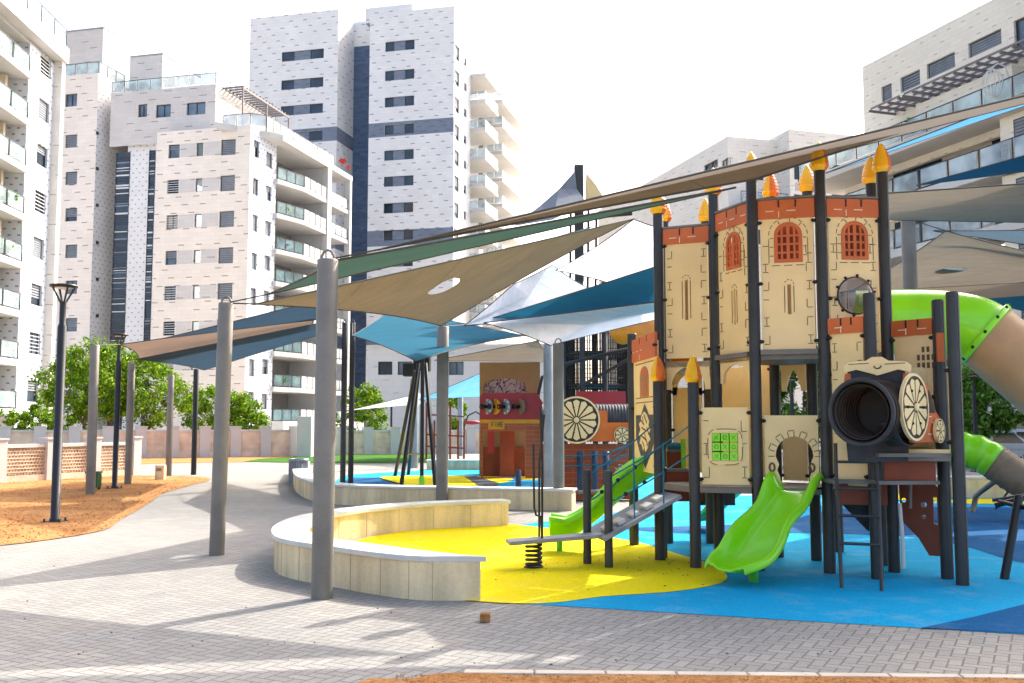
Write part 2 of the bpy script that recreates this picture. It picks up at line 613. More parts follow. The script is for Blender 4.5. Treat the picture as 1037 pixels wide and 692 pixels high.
mat('pergola', '7d7472', .6, .15, 2)
glass('glass_dark', '2b3742', .08)
glass('glass_teal', '84a2a3', .08, .5)
glass('glass_pale', 'b9cbd2', .1, .5)
glass('glass_rail', 'b2c9c9', .06, .45)
glass('bubble', '66564f', .05, .8)
glass('glass_mid', '5b6b78', .08)
mat('curtain', 'a9a8a4', .8, .15, 3)
glass('car_glass', '20282e', .05)
stone('stone_beige', 'ece0d2', '8a745c', .72, 1.75, .34, .12, .37, .75, .05, joint=.16)
stone('stone_grey', 'e4e1dd', '77726d', .42, .7, .22, .24, .5, 1.1, .04)
stone('stone_grey_plain', 'd0c9c2', '6e6862', .7, 2.6, .3, .10, .37, .7, .06, joint=.16)
stone('stone_white_dots', 'd4d7dd', '5f6673', .42, .62, .34, .26, .5, 1.1, .03)
stone('stone_blue_white', 'e9e7e3', '6a7388', .8, 1.9, .26, .14, .36, .9, .05, joint=.16)
stone('stone_white', 'c9cacb', '8f9296', .98, 2.2, .2, .08, .36, .5, .03, strength=.5, joint=.16)
stone('stone_band', '76808f', '555e6e', .6, 1.6, .4, .15, .37, .8, .12)
stone('stone_navy', '586a85', '42536d', .6, 1.6, .4, .15, .37, .8, .25)
stone('stone_cream', 'e8dfcd', 'a8977c', .55, 1.1, .25, .10, .5, .7, .05, joint=.16)
stone('stone_pale', 'ded8ce', 'a09688', .7, 2.2, .3, .10, .37, .7, .05, joint=.16)
bricks('panel_brick', 'b45830', 'a64c28', 'bd7450', .5, .13)
bricks('rubble_stone', 'd6a988', 'c4906a', 'e0ccb4', .3, .14)
mat('lattice_back', 'b0805a', .95, .2, 2)
mat('lattice_block', 'e6d0b8', .9, .15, 2, .2, 40)
mat('bark', '7d6a58', .95, .25, 5, .6, 40)
leafmat('leaf_bright', '264f0a', '548212', 'a2bf22')
leafmat('leaf_dark', '2b561a', '4f8528', '93b552')
fabric('sail_tan', '7f6f58', .26)
fabric('sail_taupe', '94877a', .42)
fabric('sail_green', '46625c', .26)
fabric('sail_teal', '1c6880', .36)
fabric('sail_deepblue', '1f5670', .34)
fabric('sail_navy', '3b5468', .32)
fabric('sail_brown', '917e6f', .34)
fabric('sail_white', 'e2e4ea', .55)
fabric('sail_grey', '8f959e', .36)
fabric('sail_sky', '6fb4dc', .5)
fabric('sail_greige', '877b6c', .32)
mat('hem_dark', '4c4a44', .9, .1)
mat('van_white', 'd9dadc', .3, .04, 1, coat=.5)
mat('plant_red', 'c8402c', .7, .3, 20)
mat('flower_purple', 'a33aa0', .7, .3, 20)
mat('plastic_green', '175a2c', .5, .1)
mat('tyre', '161616', .9, .1)

# graffiti-like printed board seen through the arch
k = NT('printed_board')
o_ = k.coords()
n_ = k.noise(o_, 7, 2)
m_ = k.math('LESS_THAN', k.math('ABSOLUTE', k.math('SUBTRACT', n_, .5)), .035)
k.lk(k.mix(m_, srgb('cfc9d6'), srgb('4a2a55')), k.b.inputs['Base Color'])
MATS['printed_board'] = k.m

# ------------------------------------------------------------------ ground
g = MB('concrete_far')
g.add([(-400, -60, -.03), (400, -60, -.03), (400, 900, -.03), (-400, 900, -.03)], [(0, 1, 2, 3)])
struct('ground', g)
sheet('paving', [(-40, -3, 0), (40, -3, 0), (40, 62, 0), (-40, 62, 0)], 'pavers', 0.0, 0)
soil_pts = [G(-330, 585), G(-60, 556), G(0, 553), G(58, 546), G(106, 537), G(122, 527), G(148, 512), G(166, 500), G(196, 491), G(212, 487), G(206, 483.5), G(165, 482.5), G(120, 482), G(0, 486), G(-300, 492)]
sheet('soil', soil_pts, 'soil', .012)
sheet('soil', [G(130, 471), G(165, 469.5), G(290, 467.5), G(330, 465), G(330, 462), G(130, 463)], 'soil', .012, 3)
front = [G(330, 720)] + [G(u, v) for u, v in ((365, 692), (392, 689), (412, 690), (440, 684.5), (480, 683.5), (545, 686), (620, 685), (740, 684.5), (860, 686), (960, 689), (1060, 692))] + [G(1200, 720), G(1200, 900), G(330, 900)]
sheet('soil', front, 'soil', .012, 4)
# pale edging stones along the front soil bed
for i in range(9):
    u0, u1 = 470 + i * 72, 470 + i * 72 + 70
    a, b = G(u0, 682.0 + i * .7), G(u1, 682.6 + i * .7)
    mb = MB('kerb_stone')
    mb.beam(V((a.x, a.y, -.02)), V((b.x, b.y, -.02)), .09, .075)
    struct('kerb', mb, bevel=.008)

blue = [G(u, v) for u, v in ((440, 604), (487, 609), (540, 612.5), (640, 618.5), (800, 628.5), (1037, 643), (1500, 672))] + \
       [G(u, v) for u, v in ((1700, 520), (1200, 503), (1037, 501), (900, 500), (700, 503), (610, 522), (515, 533), (460, 540), (400, 552), (400, 590))]
sheet('blue_rubber_floor', blue, 'rubber_blue', .004, 0)
yel = [G(u, v) for u, v in ((420, 602), (487, 610), (530, 612), (568, 610.5), (610, 605), (680, 600), (722, 593.5), (736, 587), (733, 580), (716, 571), (690, 563), (655, 552), (620, 545), (560, 536), (510, 531), (470, 532), (400, 540), (352, 552), (352, 580))]
sheet('yellow_rubber_floor', yel, 'rubber_yellow', .008, 5)
sheet('navy_rubber_floor', [G(u, v) for u, v in ((932, 637), (985, 626), (1045, 611), (1300, 590), (1300, 655), (1037, 642.6), (980, 639.2))], 'rubber_navy', .008, 0)
sheet('navy_rubber_floor', [G(u, v) for u, v in ((630, 536), (680, 534), (740, 532), (800, 527), (850, 516), (960, 514), (1060, 515), (1300, 520), (1300, 585), (1120, 575), (1037, 571), (985, 556), (930, 545), (850, 541), (760, 540), (700, 541))], 'rubber_navy', .008, 4)
sheet('yellow_rubber_floor', [G(u, v) for u, v in ((930, 509), (985, 505.5), (1100, 505), (1100, 511), (985, 510.5))], 'rubber_yellow', .008, 0)
sheet('yellow_rubber_floor', [G(u, v) for u, v in ((850, 507), (880, 500), (960, 500), (960, 507))], 'rubber_yellow', .012, 0)
# floor of the play area behind the second wall
sheet('blue_rubber_floor', [G(u, v) for u, v in ((330, 492), (345, 495), (400, 495.5), (480, 497), (579, 499), (640, 506), (690, 506), (700, 476), (560, 474), (440, 476), (352, 481))], 'rubber_blue', .005, 0)
sheet('yellow_rubber_floor', [G(u, v) for u, v in ((384, 484), (420, 482), (470, 482), (500, 483), (520, 486), (500, 491), (470, 495), (420, 494))], 'rubber_yellow', .009, 4)
sheet('navy_rubber_floor', [G(u, v) for u, v in ((340, 490), (358, 484), (384, 484), (420, 494), (345, 494.5))], 'rubber_navy', .009, 0)
sheet('patterned_rubber_floor', [G(u, v) for u, v in ((470, 483), (482, 482.5), (506, 490), (500, 496), (488, 495))], 'rubber_pattern', .013, 0)
sheet('yellow_rubber_floor', [G(u, v) for u, v in ((520, 484), (540, 482.5), (545, 486), (525, 487))], 'rubber_yellow', .013, 0)
sheet('artificial_lawn', [G(u, v) for u, v in ((246, 468), (260, 465.5), (300, 463), (330, 460), (440, 459), (440, 469), (330, 469.5))], 'lawn', .02, 0)
road = MB('asphalt')
road.add([G(880, 462) + V((0, 0, .004)), V((60, G(880, 462).y, .004)), V((60, 80, .004)), V((12, 80, .004))], [(0, 1, 2, 3)])
struct('road', road)

# small wooden block lying on the paving
p = G(491, 630)
mb = MB('soil'); mb.box(p + V((-.04, -.04, .002)), p + V((.045, .04, .07)))
single('stone_block', mb, 'small orange block lying alone on the grey paving in front of the bench wall', 'block', bevel=.008)

# ------------------------------------------------------------------ low stone walls
def low_wall(name, label, outer, inner, h, capd=.03):
    """outer / inner: matching lists of ground points"""
    c = sum(outer + inner, V()) / (2 * len(outer)); c.z = 0
    t = thing(name, label, 'low wall', c)
    def ring(mb, o_, i_, z0, z1):
        n = len(o_)
        vs = []
        for k in range(n):
            a, b = o_[k], i_[k]
            vs += [V((a.x, a.y, z0)), V((a.x, a.y, z1)), V((b.x, b.y, z1)), V((b.x, b.y, z0))]
        fs = []
        for k in range(n - 1):
            q = 4 * k
            for e in range(4):
                e2 = (e + 1) % 4
                fs.append((q + e, q + e2, q + 4 + e2, q + 4 + e))
        fs += [(0, 3, 2, 1), (4 * n - 4, 4 * n - 3, 4 * n - 2, 4 * n - 1)]
        mb.add(vs, fs)
    b = MB('bench_stone'); ring(b, outer, inner, -.02, h - .05); obj('wall', b, t)
    # joints between the facing slabs
    cp = MB('bench_top')
    def push(a, b_, d): return a + (a - b_).normalized() * d
    oo = [push(a, b_, capd) for a, b_ in zip(outer, inner)]; ii = [push(b_, a, capd) for a, b_ in zip(outer, inner)]
    # extend the ends a little
    for L in (oo, ii):
        L[0] = L[0] + (L[0] - L[1]).normalized() * capd; L[-1] = L[-1] + (L[-1] - L[-2]).normalized() * capd
    ring(cp, oo, ii, h - .05, h); obj('coping', cp, t, bevel=.012)
    jt = MB('joint_sand')
    for k in range(2, len(outer) - 1, 3):
        a, b_ = outer[k], inner[k]
        n_ = (a - b_).normalized()
        for q, sgn in ((a, 1), (b_, -1)):
            jt.beam(V((q.x, q.y, .0)) + n_ * sgn * .0015, V((q.x, q.y, h - .052)) + n_ * sgn * .0015, .004, .004, up=n_)
    obj('joint', jt, t)
    return t

out_px = [(451, 608.5), (430, 608.2), (405, 606), (375, 601.5), (345, 596), (318, 591), (296, 586.5), (281, 581), (277, 574), (279, 567), (288, 560), (304, 553), (328, 547), (362, 541), (400, 536.5), (440, 533.5), (480, 531.5), (508, 530.5)]
outer = spline([G(*p) for p in out_px], 3, False)
cen = G(430, 566); 
inner = []
for i, p in enumerate(outer):
    tdir = (outer[min(i + 1, len(outer) - 1)] - outer[max(i - 1, 0)]).normalized()
    n_ = V((tdir.y, -tdir.x, 0))
    w_ = max(0.0, 1 - i / 12)
    n_ = (n_ * (1 - w_) + V((1, .12 * (1 - w_), 0)) * w_).normalized()
    inner.append(p + n_ * (.36 - .04 * w_))
low_wall('stone_bench_wall', 'curved pale stone seat wall wrapping round the yellow rubber floor', outer, inner, .40)
o2 = [G(u, v) for u, v in ((300, 480), (297, 489), (299, 497), (306, 503), (320, 508), (345, 511.5), (400, 513.5), (450, 514.5), (510, 516), (579, 517.5))]
o2 = spline(o2, 4, False)
i2 = []
for i, p in enumerate(o2):
    tdir = (o2[min(i + 1, len(o2) - 1)] - o2[max(i - 1, 0)]).normalized()
    i2.append(p + V((-tdir.y, tdir.x, 0)) * .4)
low_wall('stone_bench_wall', 'long straight stone wall behind the grey pole with blue and yellow floor beyond', o2, i2, .40)
o3 = [G(u, v) for u, v in ((930, 504), (985, 504.5), (1050, 505), (1160, 505.5))]
o3 = spline(o3, 3, False); i3 = [p + V((0, .5, 0)) for p in o3]
low_wall('stone_bench_wall', 'low yellowish stone wall behind the navy floor, below the parked white cars', o3, i3, .46)
o4 = [G(u, v) for u, v in ((432, 476), (470, 476), (520, 476))]
o4 = spline(o4, 3, False); i4 = [p + V((0, .5, 0)) for p in o4]
low_wall('stone_bench_wall', 'far low wall by the red toy house, at the end of the green lawn', o4, i4, .35)

# ------------------------------------------------------------------ perforated block walls
def block_wall(label, u0, v0, u1, v1, h, npan, nz, nx, pw=.32, lw=.032):
    a, b = G(u0, v0), G(u1, v1)
    t = thing('block_wall', label, 'wall', (a + b) / 2, group='perforated block garden walls')
    d = (b - a); L = d.length; d.normalize()
    n_ = V((d.y, -d.x, 0))
    if n_.y > 0: n_ = -n_
    for k in range(npan + 1):
        q = a + d * (L * k / npan)
        mb = MB('plaster_white')
        mb.beam(V((q.x, q.y, -.02)), V((q.x, q.y, h + .12)), pw, pw, up=d)
        mb.beam(V((q.x, q.y, h + .12)), V((q.x, q.y, h + .17)), pw + .06, pw + .06, up=d)
        obj('pillar', mb, t)
    for k in range(npan):
        p0 = a + d * (L * k / npan + pw / 2); p1 = a + d * (L * (k + 1) / npan - pw / 2)
        mb = MB('lattice_block')
        l2 = (p1 - p0).length
        W = lambda x, z: p0 + d * x + V((0, 0, z))
        mb.beam(W(0, .09), W(l2, .09), .18, .18)
        mb.beam(W(0, h - .05), W(l2, h - .05), .2, .10, 'plaster_white')
        z0, z1 = .18, h - .1
        for i in range(nz + 1):
            z = z0 + (z1 - z0) * i / nz
            if 0 < i < nz: mb.beam(W(0, z), W(l2, z), .12, lw)
        for i in range(nx + 1):
            x = l2 * i / nx
            mb.beam(W(x, z0), W(x, z1), lw, .11, up=d)
        for i in range(nx):
            for j in range(nz):
                if (i + j) % 2:
                    x = l2 * (i + .5) / nx; z = z0 + (z1 - z0) * (j + .5) / nz
                    mb.beam(W(x - l2 / nx / 2, z), W(x + l2 / nx / 2, z), .08, lw * 1.4)
        mb.beam(W(0, (z0 + z1) / 2) - n_ * .12, W(l2, (z0 + z1) / 2) - n_ * .12, .03, z1 - z0, 'lattice_back')
        obj('lattice_panel', mb, t)
    return t
block_wall('long pierced block wall closest on the left behind the black lamp post', -60, 493, 135, 481, 1.05, 4, 8, 26)
block_wall('distant pierced block wall running behind the round green trees on the left', -150, 468, 327, 462, 1.35, 14, 4, 9, .5, .085)
block_wall('distant pierced block wall beyond the artificial lawn and tripod frame', 345, 461, 500, 459, 1.3, 6, 4, 8, .5, .085)
mb = MB('plaster_white'); mb.beam(G(309, 463), G(309, 463) + V((0, 0, 2.0)), .7, .7, up=(1, 0, 0))
single('gate_pillar', mb, 'taller white pillar ending the far pierced wall behind the ribbed bin', 'pillar', bevel=.02)

# clods and pebbles on the orange soil, dry leaves on the rubber and paving
def scatter(name, label, cat, spots, m, smin, smax, flat=1.0):
    mb = MB(m)
    for q in spots:
        s = random.uniform(smin, smax)
        a = random.random() * 6.28
        vs = []
        for k in range(5):
            th = a + 6.283 * k / 5
            vs.append(q + V((math.cos(th) * s * random.uniform(.7, 1.2), math.sin(th) * s * random.uniform(.7, 1.2), -.004)))
        vs.append(q + V((random.uniform(-.3, .3) * s, random.uniform(-.3, .3) * s, s * .8 * flat)))
        mb.add(vs, [(k, (k + 1) % 5, 5) for k in range(5)])
    o = obj(name, mb); o['kind'] = 'stuff'
    return tag(o, label, cat)
def inside(pts, p):
    r = False
    n = len(pts)
    for i in range(n):
        a, b = pts[i], pts[i - 1]
        if (a.y > p.y) != (b.y > p.y) and p.x < (b.x - a.x) * (p.y - a.y) / (b.y - a.y) + a.x: r = not r
    return r
sp = []
while len(sp) < 1500:
    q = G(random.uniform(-40, 280), random.uniform(478, 556)); q.z = .014
    if inside(soil_pts, q): sp.append(q)
sp2 = []
for i in range(900):
    q = G(random.uniform(400, 1037), random.uniform(685, 700)); q.z = .014; sp2.append(q)
scatter('soil_clods', 'small orange clods and pebbles strewn over the bare soil at left', 'pebbles', sp, 'soil', .01, .04, .7)
scatter('soil_clods', 'fine orange crumbs strewn over the soil strip in front', 'pebbles', sp2, 'soil', .003, .012, .7)
sp = [G(random.gauss(670, 30), random.gauss(574, 5), .016) for i in range(26)] + [G(random.uniform(500, 720), random.uniform(560, 600), .016) for i in range(22)] + [G(random.uniform(20, 900), random.uniform(560, 676), .006) for i in range(60)]
scatter('dry_leaves', 'few dark dry leaves and crumbs on the yellow floor and paving', 'leaves', sp, 'hdpe_groove', .006, .016, .5)
# ------------------------------------------------------------------ buildings
class Bld:
    """local frame: x to the right along the front, y back along the side, z up; parts are built in local coordinates"""
    def __init__(s, name, label, cat, loc, rz, group=None):
        s.t = thing(name, label, cat, loc, rz, group)
        s.o = V((loc[0], loc[1], 0)); s.rz = rz
        s.ex = V((math.cos(rz), math.sin(rz), 0)); s.ey = V((-math.sin(rz), math.cos(rz), 0))
    def hit(s, u, v, a0, d):
        """point on the vertical plane through a0 along d seen in direction (u, v): (distance along d, height)"""
        r = ray(u, v)
        k = r.x / r.y
        t = (k * a0.y - a0.x) / (d.x - k * d.y)
        Y = a0.y + d.y * t
        return t, P(u, v, Y).z
    def fr(s, u, v, y=0.0): return s.hit(u, v, s.o + s.ey * y, s.ex)
    def sd(s, u, v, x=0.0): return s.hit(u, v, s.o + s.ex * x, s.ey)
    def part(s, name, mb, parent=None, **kw):
        return obj(name, mb, parent or s.t, local=True, **kw)
    def wall(s, mb, side, at, a0, a1, z0, z1, ops=(), m=None, bands=(), rev=.22):
        """one wall with openings. side: 'f' (y=at, faces -y), 'b', 'r' (x=at, faces +x), 'l'"""
        cu = sorted({a0, a1} | {q for o in ops for q in o[:2] if a0 < q < a1})
        cz = sorted({z0, z1} | {q for o in ops for q in o[2:4] if z0 < q < z1} | {q for b in bands for q in b[:2] if z0 < q < z1})
        sg = {'f': 1, 'b': -1, 'r': -1, 'l': 1}[side]
        def pt(a, z, d=0.0):
            if side == 'f': return V((a, at + d, z))
            if side == 'b': return V((a, at - d, z))
            if side == 'r': return V((at - d, a, z))
            return V((at + d, a, z))
        flip = side in ('b', 'l')
        for i in range(len(cu) - 1):
            for j in range(len(cz) - 1):
                ua, ub, za, zb = cu[i], cu[i + 1], cz[j], cz[j + 1]
                um, zm = (ua + ub) / 2, (za + zb) / 2
                if any(o[0] < um < o[1] and o[2] < zm < o[3] for o in ops): continue
                mm = m
                for b in bands:
                    if b[0] < zm < b[1]: mm = b[2]
                q = [pt(ua, za), pt(ub, za), pt(ub, zb), pt(ua, zb)]
                mb.add(q, [(3, 2, 1, 0) if flip else (0, 1, 2, 3)], mm)
        for o in ops:
            ua, ub, za, zb = o[:4]
            c = [(ua, za), (ub, za), (ub, zb), (ua, zb)]
            for k in range(4):
                p, q = c[k], c[(k + 1) % 4]
                mb.add([pt(*p), pt(*q), pt(*q, rev), pt(*p, rev)], [(0, 1, 2, 3)], m)
        return pt
    def window(s, side, at, o, style='glass', rev=.2, gm='glass_dark'):
        ua, ub, za, zb = o[:4]
        def pt(a, z, d=0.0):
            if side == 'f': return V((a, at + d, z))
            if side == 'r': return V((at - d, a, z))
            if side == 'l': return V((at + d, a, z))
            return V((a, at - d, z))
        mb = MB('frame_dark')
        def bar(p, q, w=.06, dep=.06):
            x0, z0 = p; x1, z1 = q
            if abs(x1 - x0) < 1e-6: x0 -= w / 2; x1 += w / 2
            if abs(z1 - z0) < 1e-6: z0 -= w / 2; z1 += w / 2
            mb.box(pt(x0, z0, rev - dep), pt(x1, z1, rev))
        e = .03
        bar((ua + e, za), (ua + e, zb)); bar((ub - e, za), (ub - e, zb))
        bar((ua + .06, za + e), (ub - .06, za + e)); bar((ua + .06, zb - e), (ub - .06, zb - e))
        w_ = ub - ua
        if style == 'shutter':
            n = int((zb - za) / .16)
            for i in range(n):
                z = za + .06 + (zb - za - .12) * (i + .5) / n
                mb.box(pt(ua + .07, z - .055, rev - .05), pt(ub - .07, z + .055, rev - .01), 'shutter')
        elif style == 'half':
            zc = za + (zb - za) * random.choice((.35, .5, .62))
            n = max(2, int((zb - zc) / .16))
            for i in range(n):
                z = zc + (zb - zc - .06) * (i + .5) / n
                mb.box(pt(ua + .07, z - .055, rev - .05), pt(ub - .07, z + .055, rev - .01), 'shutter')
        elif style == 'grille':
            for i in range(1, 6):
                z = za + (zb - za) * i / 6
                mb.box(pt(ua + .05, z - .02, rev - .16), pt(ub - .05, z + .02, rev - .13), 'white_paint')
            mb.box(pt((ua + ub) / 2 - .03, za + .07, rev - .05), pt((ua + ub) / 2 + .03, zb - .07, rev))
        elif style == 'triple':
            a, b = ua + w_ * .3, ua + w_ * .68
            mb.box(pt(a, za + .07, rev - .08), pt(b, zb - .07, rev - .02), 'stone_band')
            bar((b, za), (b, zb))
        elif w_ > .9:
            bar(((ua + ub) / 2, za + .06), ((ua + ub) / 2, zb - .06))
        f = s.part('window', mb)
        if gm == 'glass_dark' and style != 'triple': gm = random.choice(('glass_dark', 'glass_dark', 'glass_mid', 'glass_mid', 'curtain'))
        g = MB(gm)
        g.add([pt(ua, za, rev + .01), pt(ub, za, rev + .01), pt(ub, zb, rev + .01), pt(ua, zb, rev + .01)], [(0, 1, 2, 3) if side in 'fr' else (3, 2, 1, 0)])
        s.part('pane', g, f)
        return f
    def rail(s, pts, h=1.05, gm='glass_rail', z=0.0, posts=1.3, fm='frame_dark', low=.08):
        """glass balustrade along local points (x, y)"""
        fr = MB(fm); gl = MB(gm)
        for (a, b) in zip(pts[:-1], pts[1:]):
            p, q = V((a[0], a[1], z)), V((b[0], b[1], z))
            L = (q - p).length; n = max(1, round(L / posts)); d = (q - p) / n
            fr.beam(p + Z * h, q + Z * h, .06, .05)
            for i in range(n + 1):
                fr.beam(p + d * i, p + d * i + Z * h, .05, .05)
            for i in range(n):
                gl.beam(p + d * (i + .06) + Z * (low + (h - low) / 2), p + d * (i + .94) + Z * (low + (h - low) / 2), .02, h - low - .06)
        o = s.part('railing', fr)
        s.part('glass_panel', gl, o)
        return o

def plant(parent_b, name, label, loc, r, m1, n=70, pot=True):
    """small leafy pot plant standing on a terrace (a thing of its own)"""
    w_ = parent_b.o + parent_b.ex * loc[0] + parent_b.ey * loc[1] + Z * loc[2]
    t = thing(name, label, 'plant', w_)
    if pot:
        p = MB('hdpe_brown'); p.lathe(w_, [(.0, 0), (r * .35, 0), (r * .5, r * .8), (r * .42, r * .8), (.0, r * .7)]); obj('pot', p, t)
    f = MB(m1)
    for i in range(n):
        d = V((random.gauss(0, 1), random.gauss(0, 1), random.gauss(0, 1))).normalized() * r * random.random() ** .4
        c = w_ + Z * (r * 1.5 if pot else r * .8) + V((d.x, d.y, d.z * .9))
        a = V((random.gauss(0, 1), random.gauss(0, 1), random.gauss(0, 1))).normalized() * r * .34
        b = a.cross(V((random.random(), random.random(), random.random()))).normalized() * r * .2
        f.add([c - a, c - b, c + a, c + b], [(0, 1, 2, 3)])
    obj('foliage', f, t)

# ---- building with pierced white stone on the far left: its long face runs away from us
c = C(43, 68.5)
A = Bld('apartment_building', 'white apartment block cut by the left edge with stacked balconies', 'building', c, R(3.0))
def hz(b, u, v, side='r', at=0.0): return (b.sd if side == 'r' else b.fr)(u, v, at)
zt = hz(A, 61, 62)[1] - .6
wz = [hz(A, 41, v)[1] for v in (62, 109.5, 157, 205, 252.5, 300, 349, 397)]
y1, y0 = A.sd(35.5, 200)[0], A.sd(46.5, 200)[0]
ops = [(y1, y0, z - .72, z + .72) for z in wz if z > 2]
mb = MB('stone_white_dots')
yb = A.sd(22, 250)[0]
A.wall(mb, 'r', 0, yb, 0, 0, zt, ops)
A.wall(mb, 'f', yb, -14, 0, 0, zt)
A.wall(mb, 'r', -1.9, -34, yb, 0, zt, m='plaster_beige')
A.wall(mb, 'b', 0, -14, 0, 0, zt)
mb.box((-14, -34, zt), (-.1, -.1, zt + .25), 'plaster_white')
A.part('wall', mb)
for k_, o in enumerate(ops):
    A.window('r', 0, o, ('grille', 'shutter', 'half', 'grille', 'shutter', 'half', 'grille', 'half')[k_])
mb = MB('plaster_white')
mb.box((-1.9, -34, zt + .26), (.75, .25, zt + 1.35)); A.part('roof_slab', mb)
mb = MB('stone_pale'); mb.box((.0, -.35, 0), (.55, .2, zt + .25)); A.part('pillar', mb)
A.rail([(.6, -34), (.6, .1)], 1.3, z=zt + 1.36, posts=2.1)
fl = wz[0] - wz[1]
for k_ in range(9):
    z = wz[0] - 1.55 + .1 - fl * k_
    if z < 1: break
    mb = MB('plaster_white'); mb.box((-1.88, -34, z - .42), (.18, yb - .05, z)); sl = A.part('balcony', mb)
    A.rail([(.1, -34), (.1, yb - .15)], 1.12, z=z + .003, posts=2.4, gm='glass_rail')
    mb = MB('plaster_beige'); mb.box((-1.85, yb - 1.3, z + .01), (-.9, yb - 1.0, z + fl - .57)); A.part('divider', mb)
    mb = MB('glass_dark'); mb.box((-1.89, yb - 6.4, z + .02), (-1.86, yb - 2.2, z + 2.2)); A.part('glass_door', mb)
    if k_ in (3, 4):
        plant(A, 'potted_plant', ('bushy green plant behind the glass of the fourth balcony at the left edge', 'tall green pot plant on the fifth balcony at the left edge')[k_ - 3], (-.3, yb - 1.5, z + .01), .5, 'leaf_bright')

# ---- middle building of beige stone
c = C(247, 85)
B = Bld('apartment_building', 'beige and white apartment block with grey roof storey in the middle left', 'building', c, R(-14))
z1 = B.fr(200, 131)[1]
xs = lambda u, y=0.0: B.fr(u, 240, y)[0]
rows = [B.fr(200, v)[1] for v in (151.5, 187.5, 223.5, 260, 296, 332, 368, 404)]
main = []
sty = {}
for r_, z in enumerate(rows):
    for (ua, ub, st, hh) in ((168, 179.5, 'grille', .62), (196.5, 203.5, 'glass', .60), (221.5, 236.5, 'shutter', .70)):
        o = (xs(ua), xs(ub), z - hh, z + hh)
        main.append(o); sty[o] = st if r_ % 3 else ('half' if st == 'grille' else st)
xL = xs(156)
mb = MB('stone_beige')
B.wall(mb, 'f', 0, xL, 0, 0, z1, main)
sdw = []
yA, yBb = B.sd(278, 260)[0], B.sd(355, 300, 1.35)[0]
for z in [B.sd(258, v)[1] for v in (150, 189, 226, 265, 301, 339, 373, 406)]:
    sdw.append((B.sd(256, 200)[0], B.sd(261.5, 200)[0], z - .75, z + .75))
for z in [B.sd(272, v)[1] for v in (162, 196, 232, 267, 303, 372, 407)]:
    sdw.append((B.sd(269, 200)[0], B.sd(275, 200)[0], z - .68, z + .68))
B.wall(mb, 'r', 0, 0, yA, 0, z1, sdw, 'stone_white_dots')
B.wall(mb, 'r', -2.6, yA, yBb, 0, z1, (), 'grey_panel')
B.wall(mb, 'f', yA, -2.6, 0, 0, z1, (), 'stone_white')
B.wall(mb, 'l', xL, 0, 5.0, 0, z1, (), 'stone_grey')
B.wall(mb, 'b', yBb, xL, -2.6, 0, z1, (), 'stone_grey')
mb.box((xL + .05, .05, z1 - .3), (-.05, yBb, z1 - .05), 'plaster_white')
B.part('wall', mb)
for o in main: B.window('f', 0, o, sty[o], gm='glass_teal' if o[1] - o[0] < .9 else 'glass_dark')
for o in sdw: B.window('r', 0, o, random.choice(('glass', 'half', 'shutter')))
for z in rows:
    mb = MB('stone_grey_plain')
    mb.box((xs(180.2), -.012, z - .6), (xs(195.8), .1, z + .6)); mb.box((xs(204.2), -.012, z - .6), (xs(220.8), .1, z + .6))
    B.part('spandrel_panel', mb)
# stair recess with its louvred strips
y5 = 2.6
xl2 = -13.0
mb = MB('stone_grey')
B.wall(mb, 'f', y5, xl2 - 1, xL, 0, z1 + 1.5, (), 'stone_grey')
mb.box((xl2 - 1, y5 + .02, z1 + 1.2), (xL, 14, z1 + 1.5), 'stone_grey')
B.part('wall', mb)
for (ua, ub, n_) in ((115.5, 129.5, 150), (149, 155.2, 150)):
    a, b = B.fr(ua, 240, y5)[0], B.fr(ub, 240, y5)[0]
    mb = MB('glass_dark'); mb.box((a, y5 - .05, .5), (b, y5 + .01, z1 - .8)); lv = B.part('stair_glazing', mb)
    mb = MB('shutter')
    zz = .6
    while zz < z1 - .9:
        if random.random() > .12: mb.box((a + .03, y5 - .11, zz), (b - .03, y5 - .055, zz + random.choice((.05, .08, .14))), random.choice(('shutter', 'frame_dark', 'frame_dark', 'frame_dark', 'white_paint')))
        zz += .24
    mb.box((a + .03, y5 - .13, .55), (a + .09, y5 - .05, z1 - .85), 'frame_dark'); B.part('louvre', mb, lv)
# left wing
yl = 1.5
xw0, xw1 = B.fr(56, 240, yl)[0], B.fr(94, 240, yl)[0]
zl = B.fr(80, 76, yl)[1]
lw = []
for v in (101.5, 143, 180.5, 217.5, 254.5, 291, 329, 366, 402):
    z = B.fr(72, v, yl)[1]; lw.append((B.fr(66, v, yl)[0], B.fr(78, v, yl)[0], z - .62, z + .62))
mb = MB('stone_beige')
B.wall(mb, 'f', yl, xw0, xw1, 0, zl, lw)
B.wall(mb, 'r', xw1, yl, y5 + 5, 0, zl, (), 'stone_grey')
B.wall(mb, 'l', xw0, yl, 16, 0, zl, (), 'stone_beige')
mb.box((xw0, yl + .05, zl - .3), (xw1 - .05, 16, zl - .02), 'plaster_white')
B.part('wall', mb)
for k_, o in enumerate(lw): B.window('f', yl, o, ('glass', 'shutter', 'shutter', 'half', 'shutter', 'glass', 'half', 'glass', 'half')[k_])
for v in (135, 171, 208, 246, 283, 320):
    t_, z = B.hit(98, v, B.o + B.ex * xw1, B.ey)
    mb = MB('frame_dark'); mb.box((xw1, t_ - .14, z - .14), (xw1 + .12, t_ + .14, z + .14)); B.part('vent', mb)
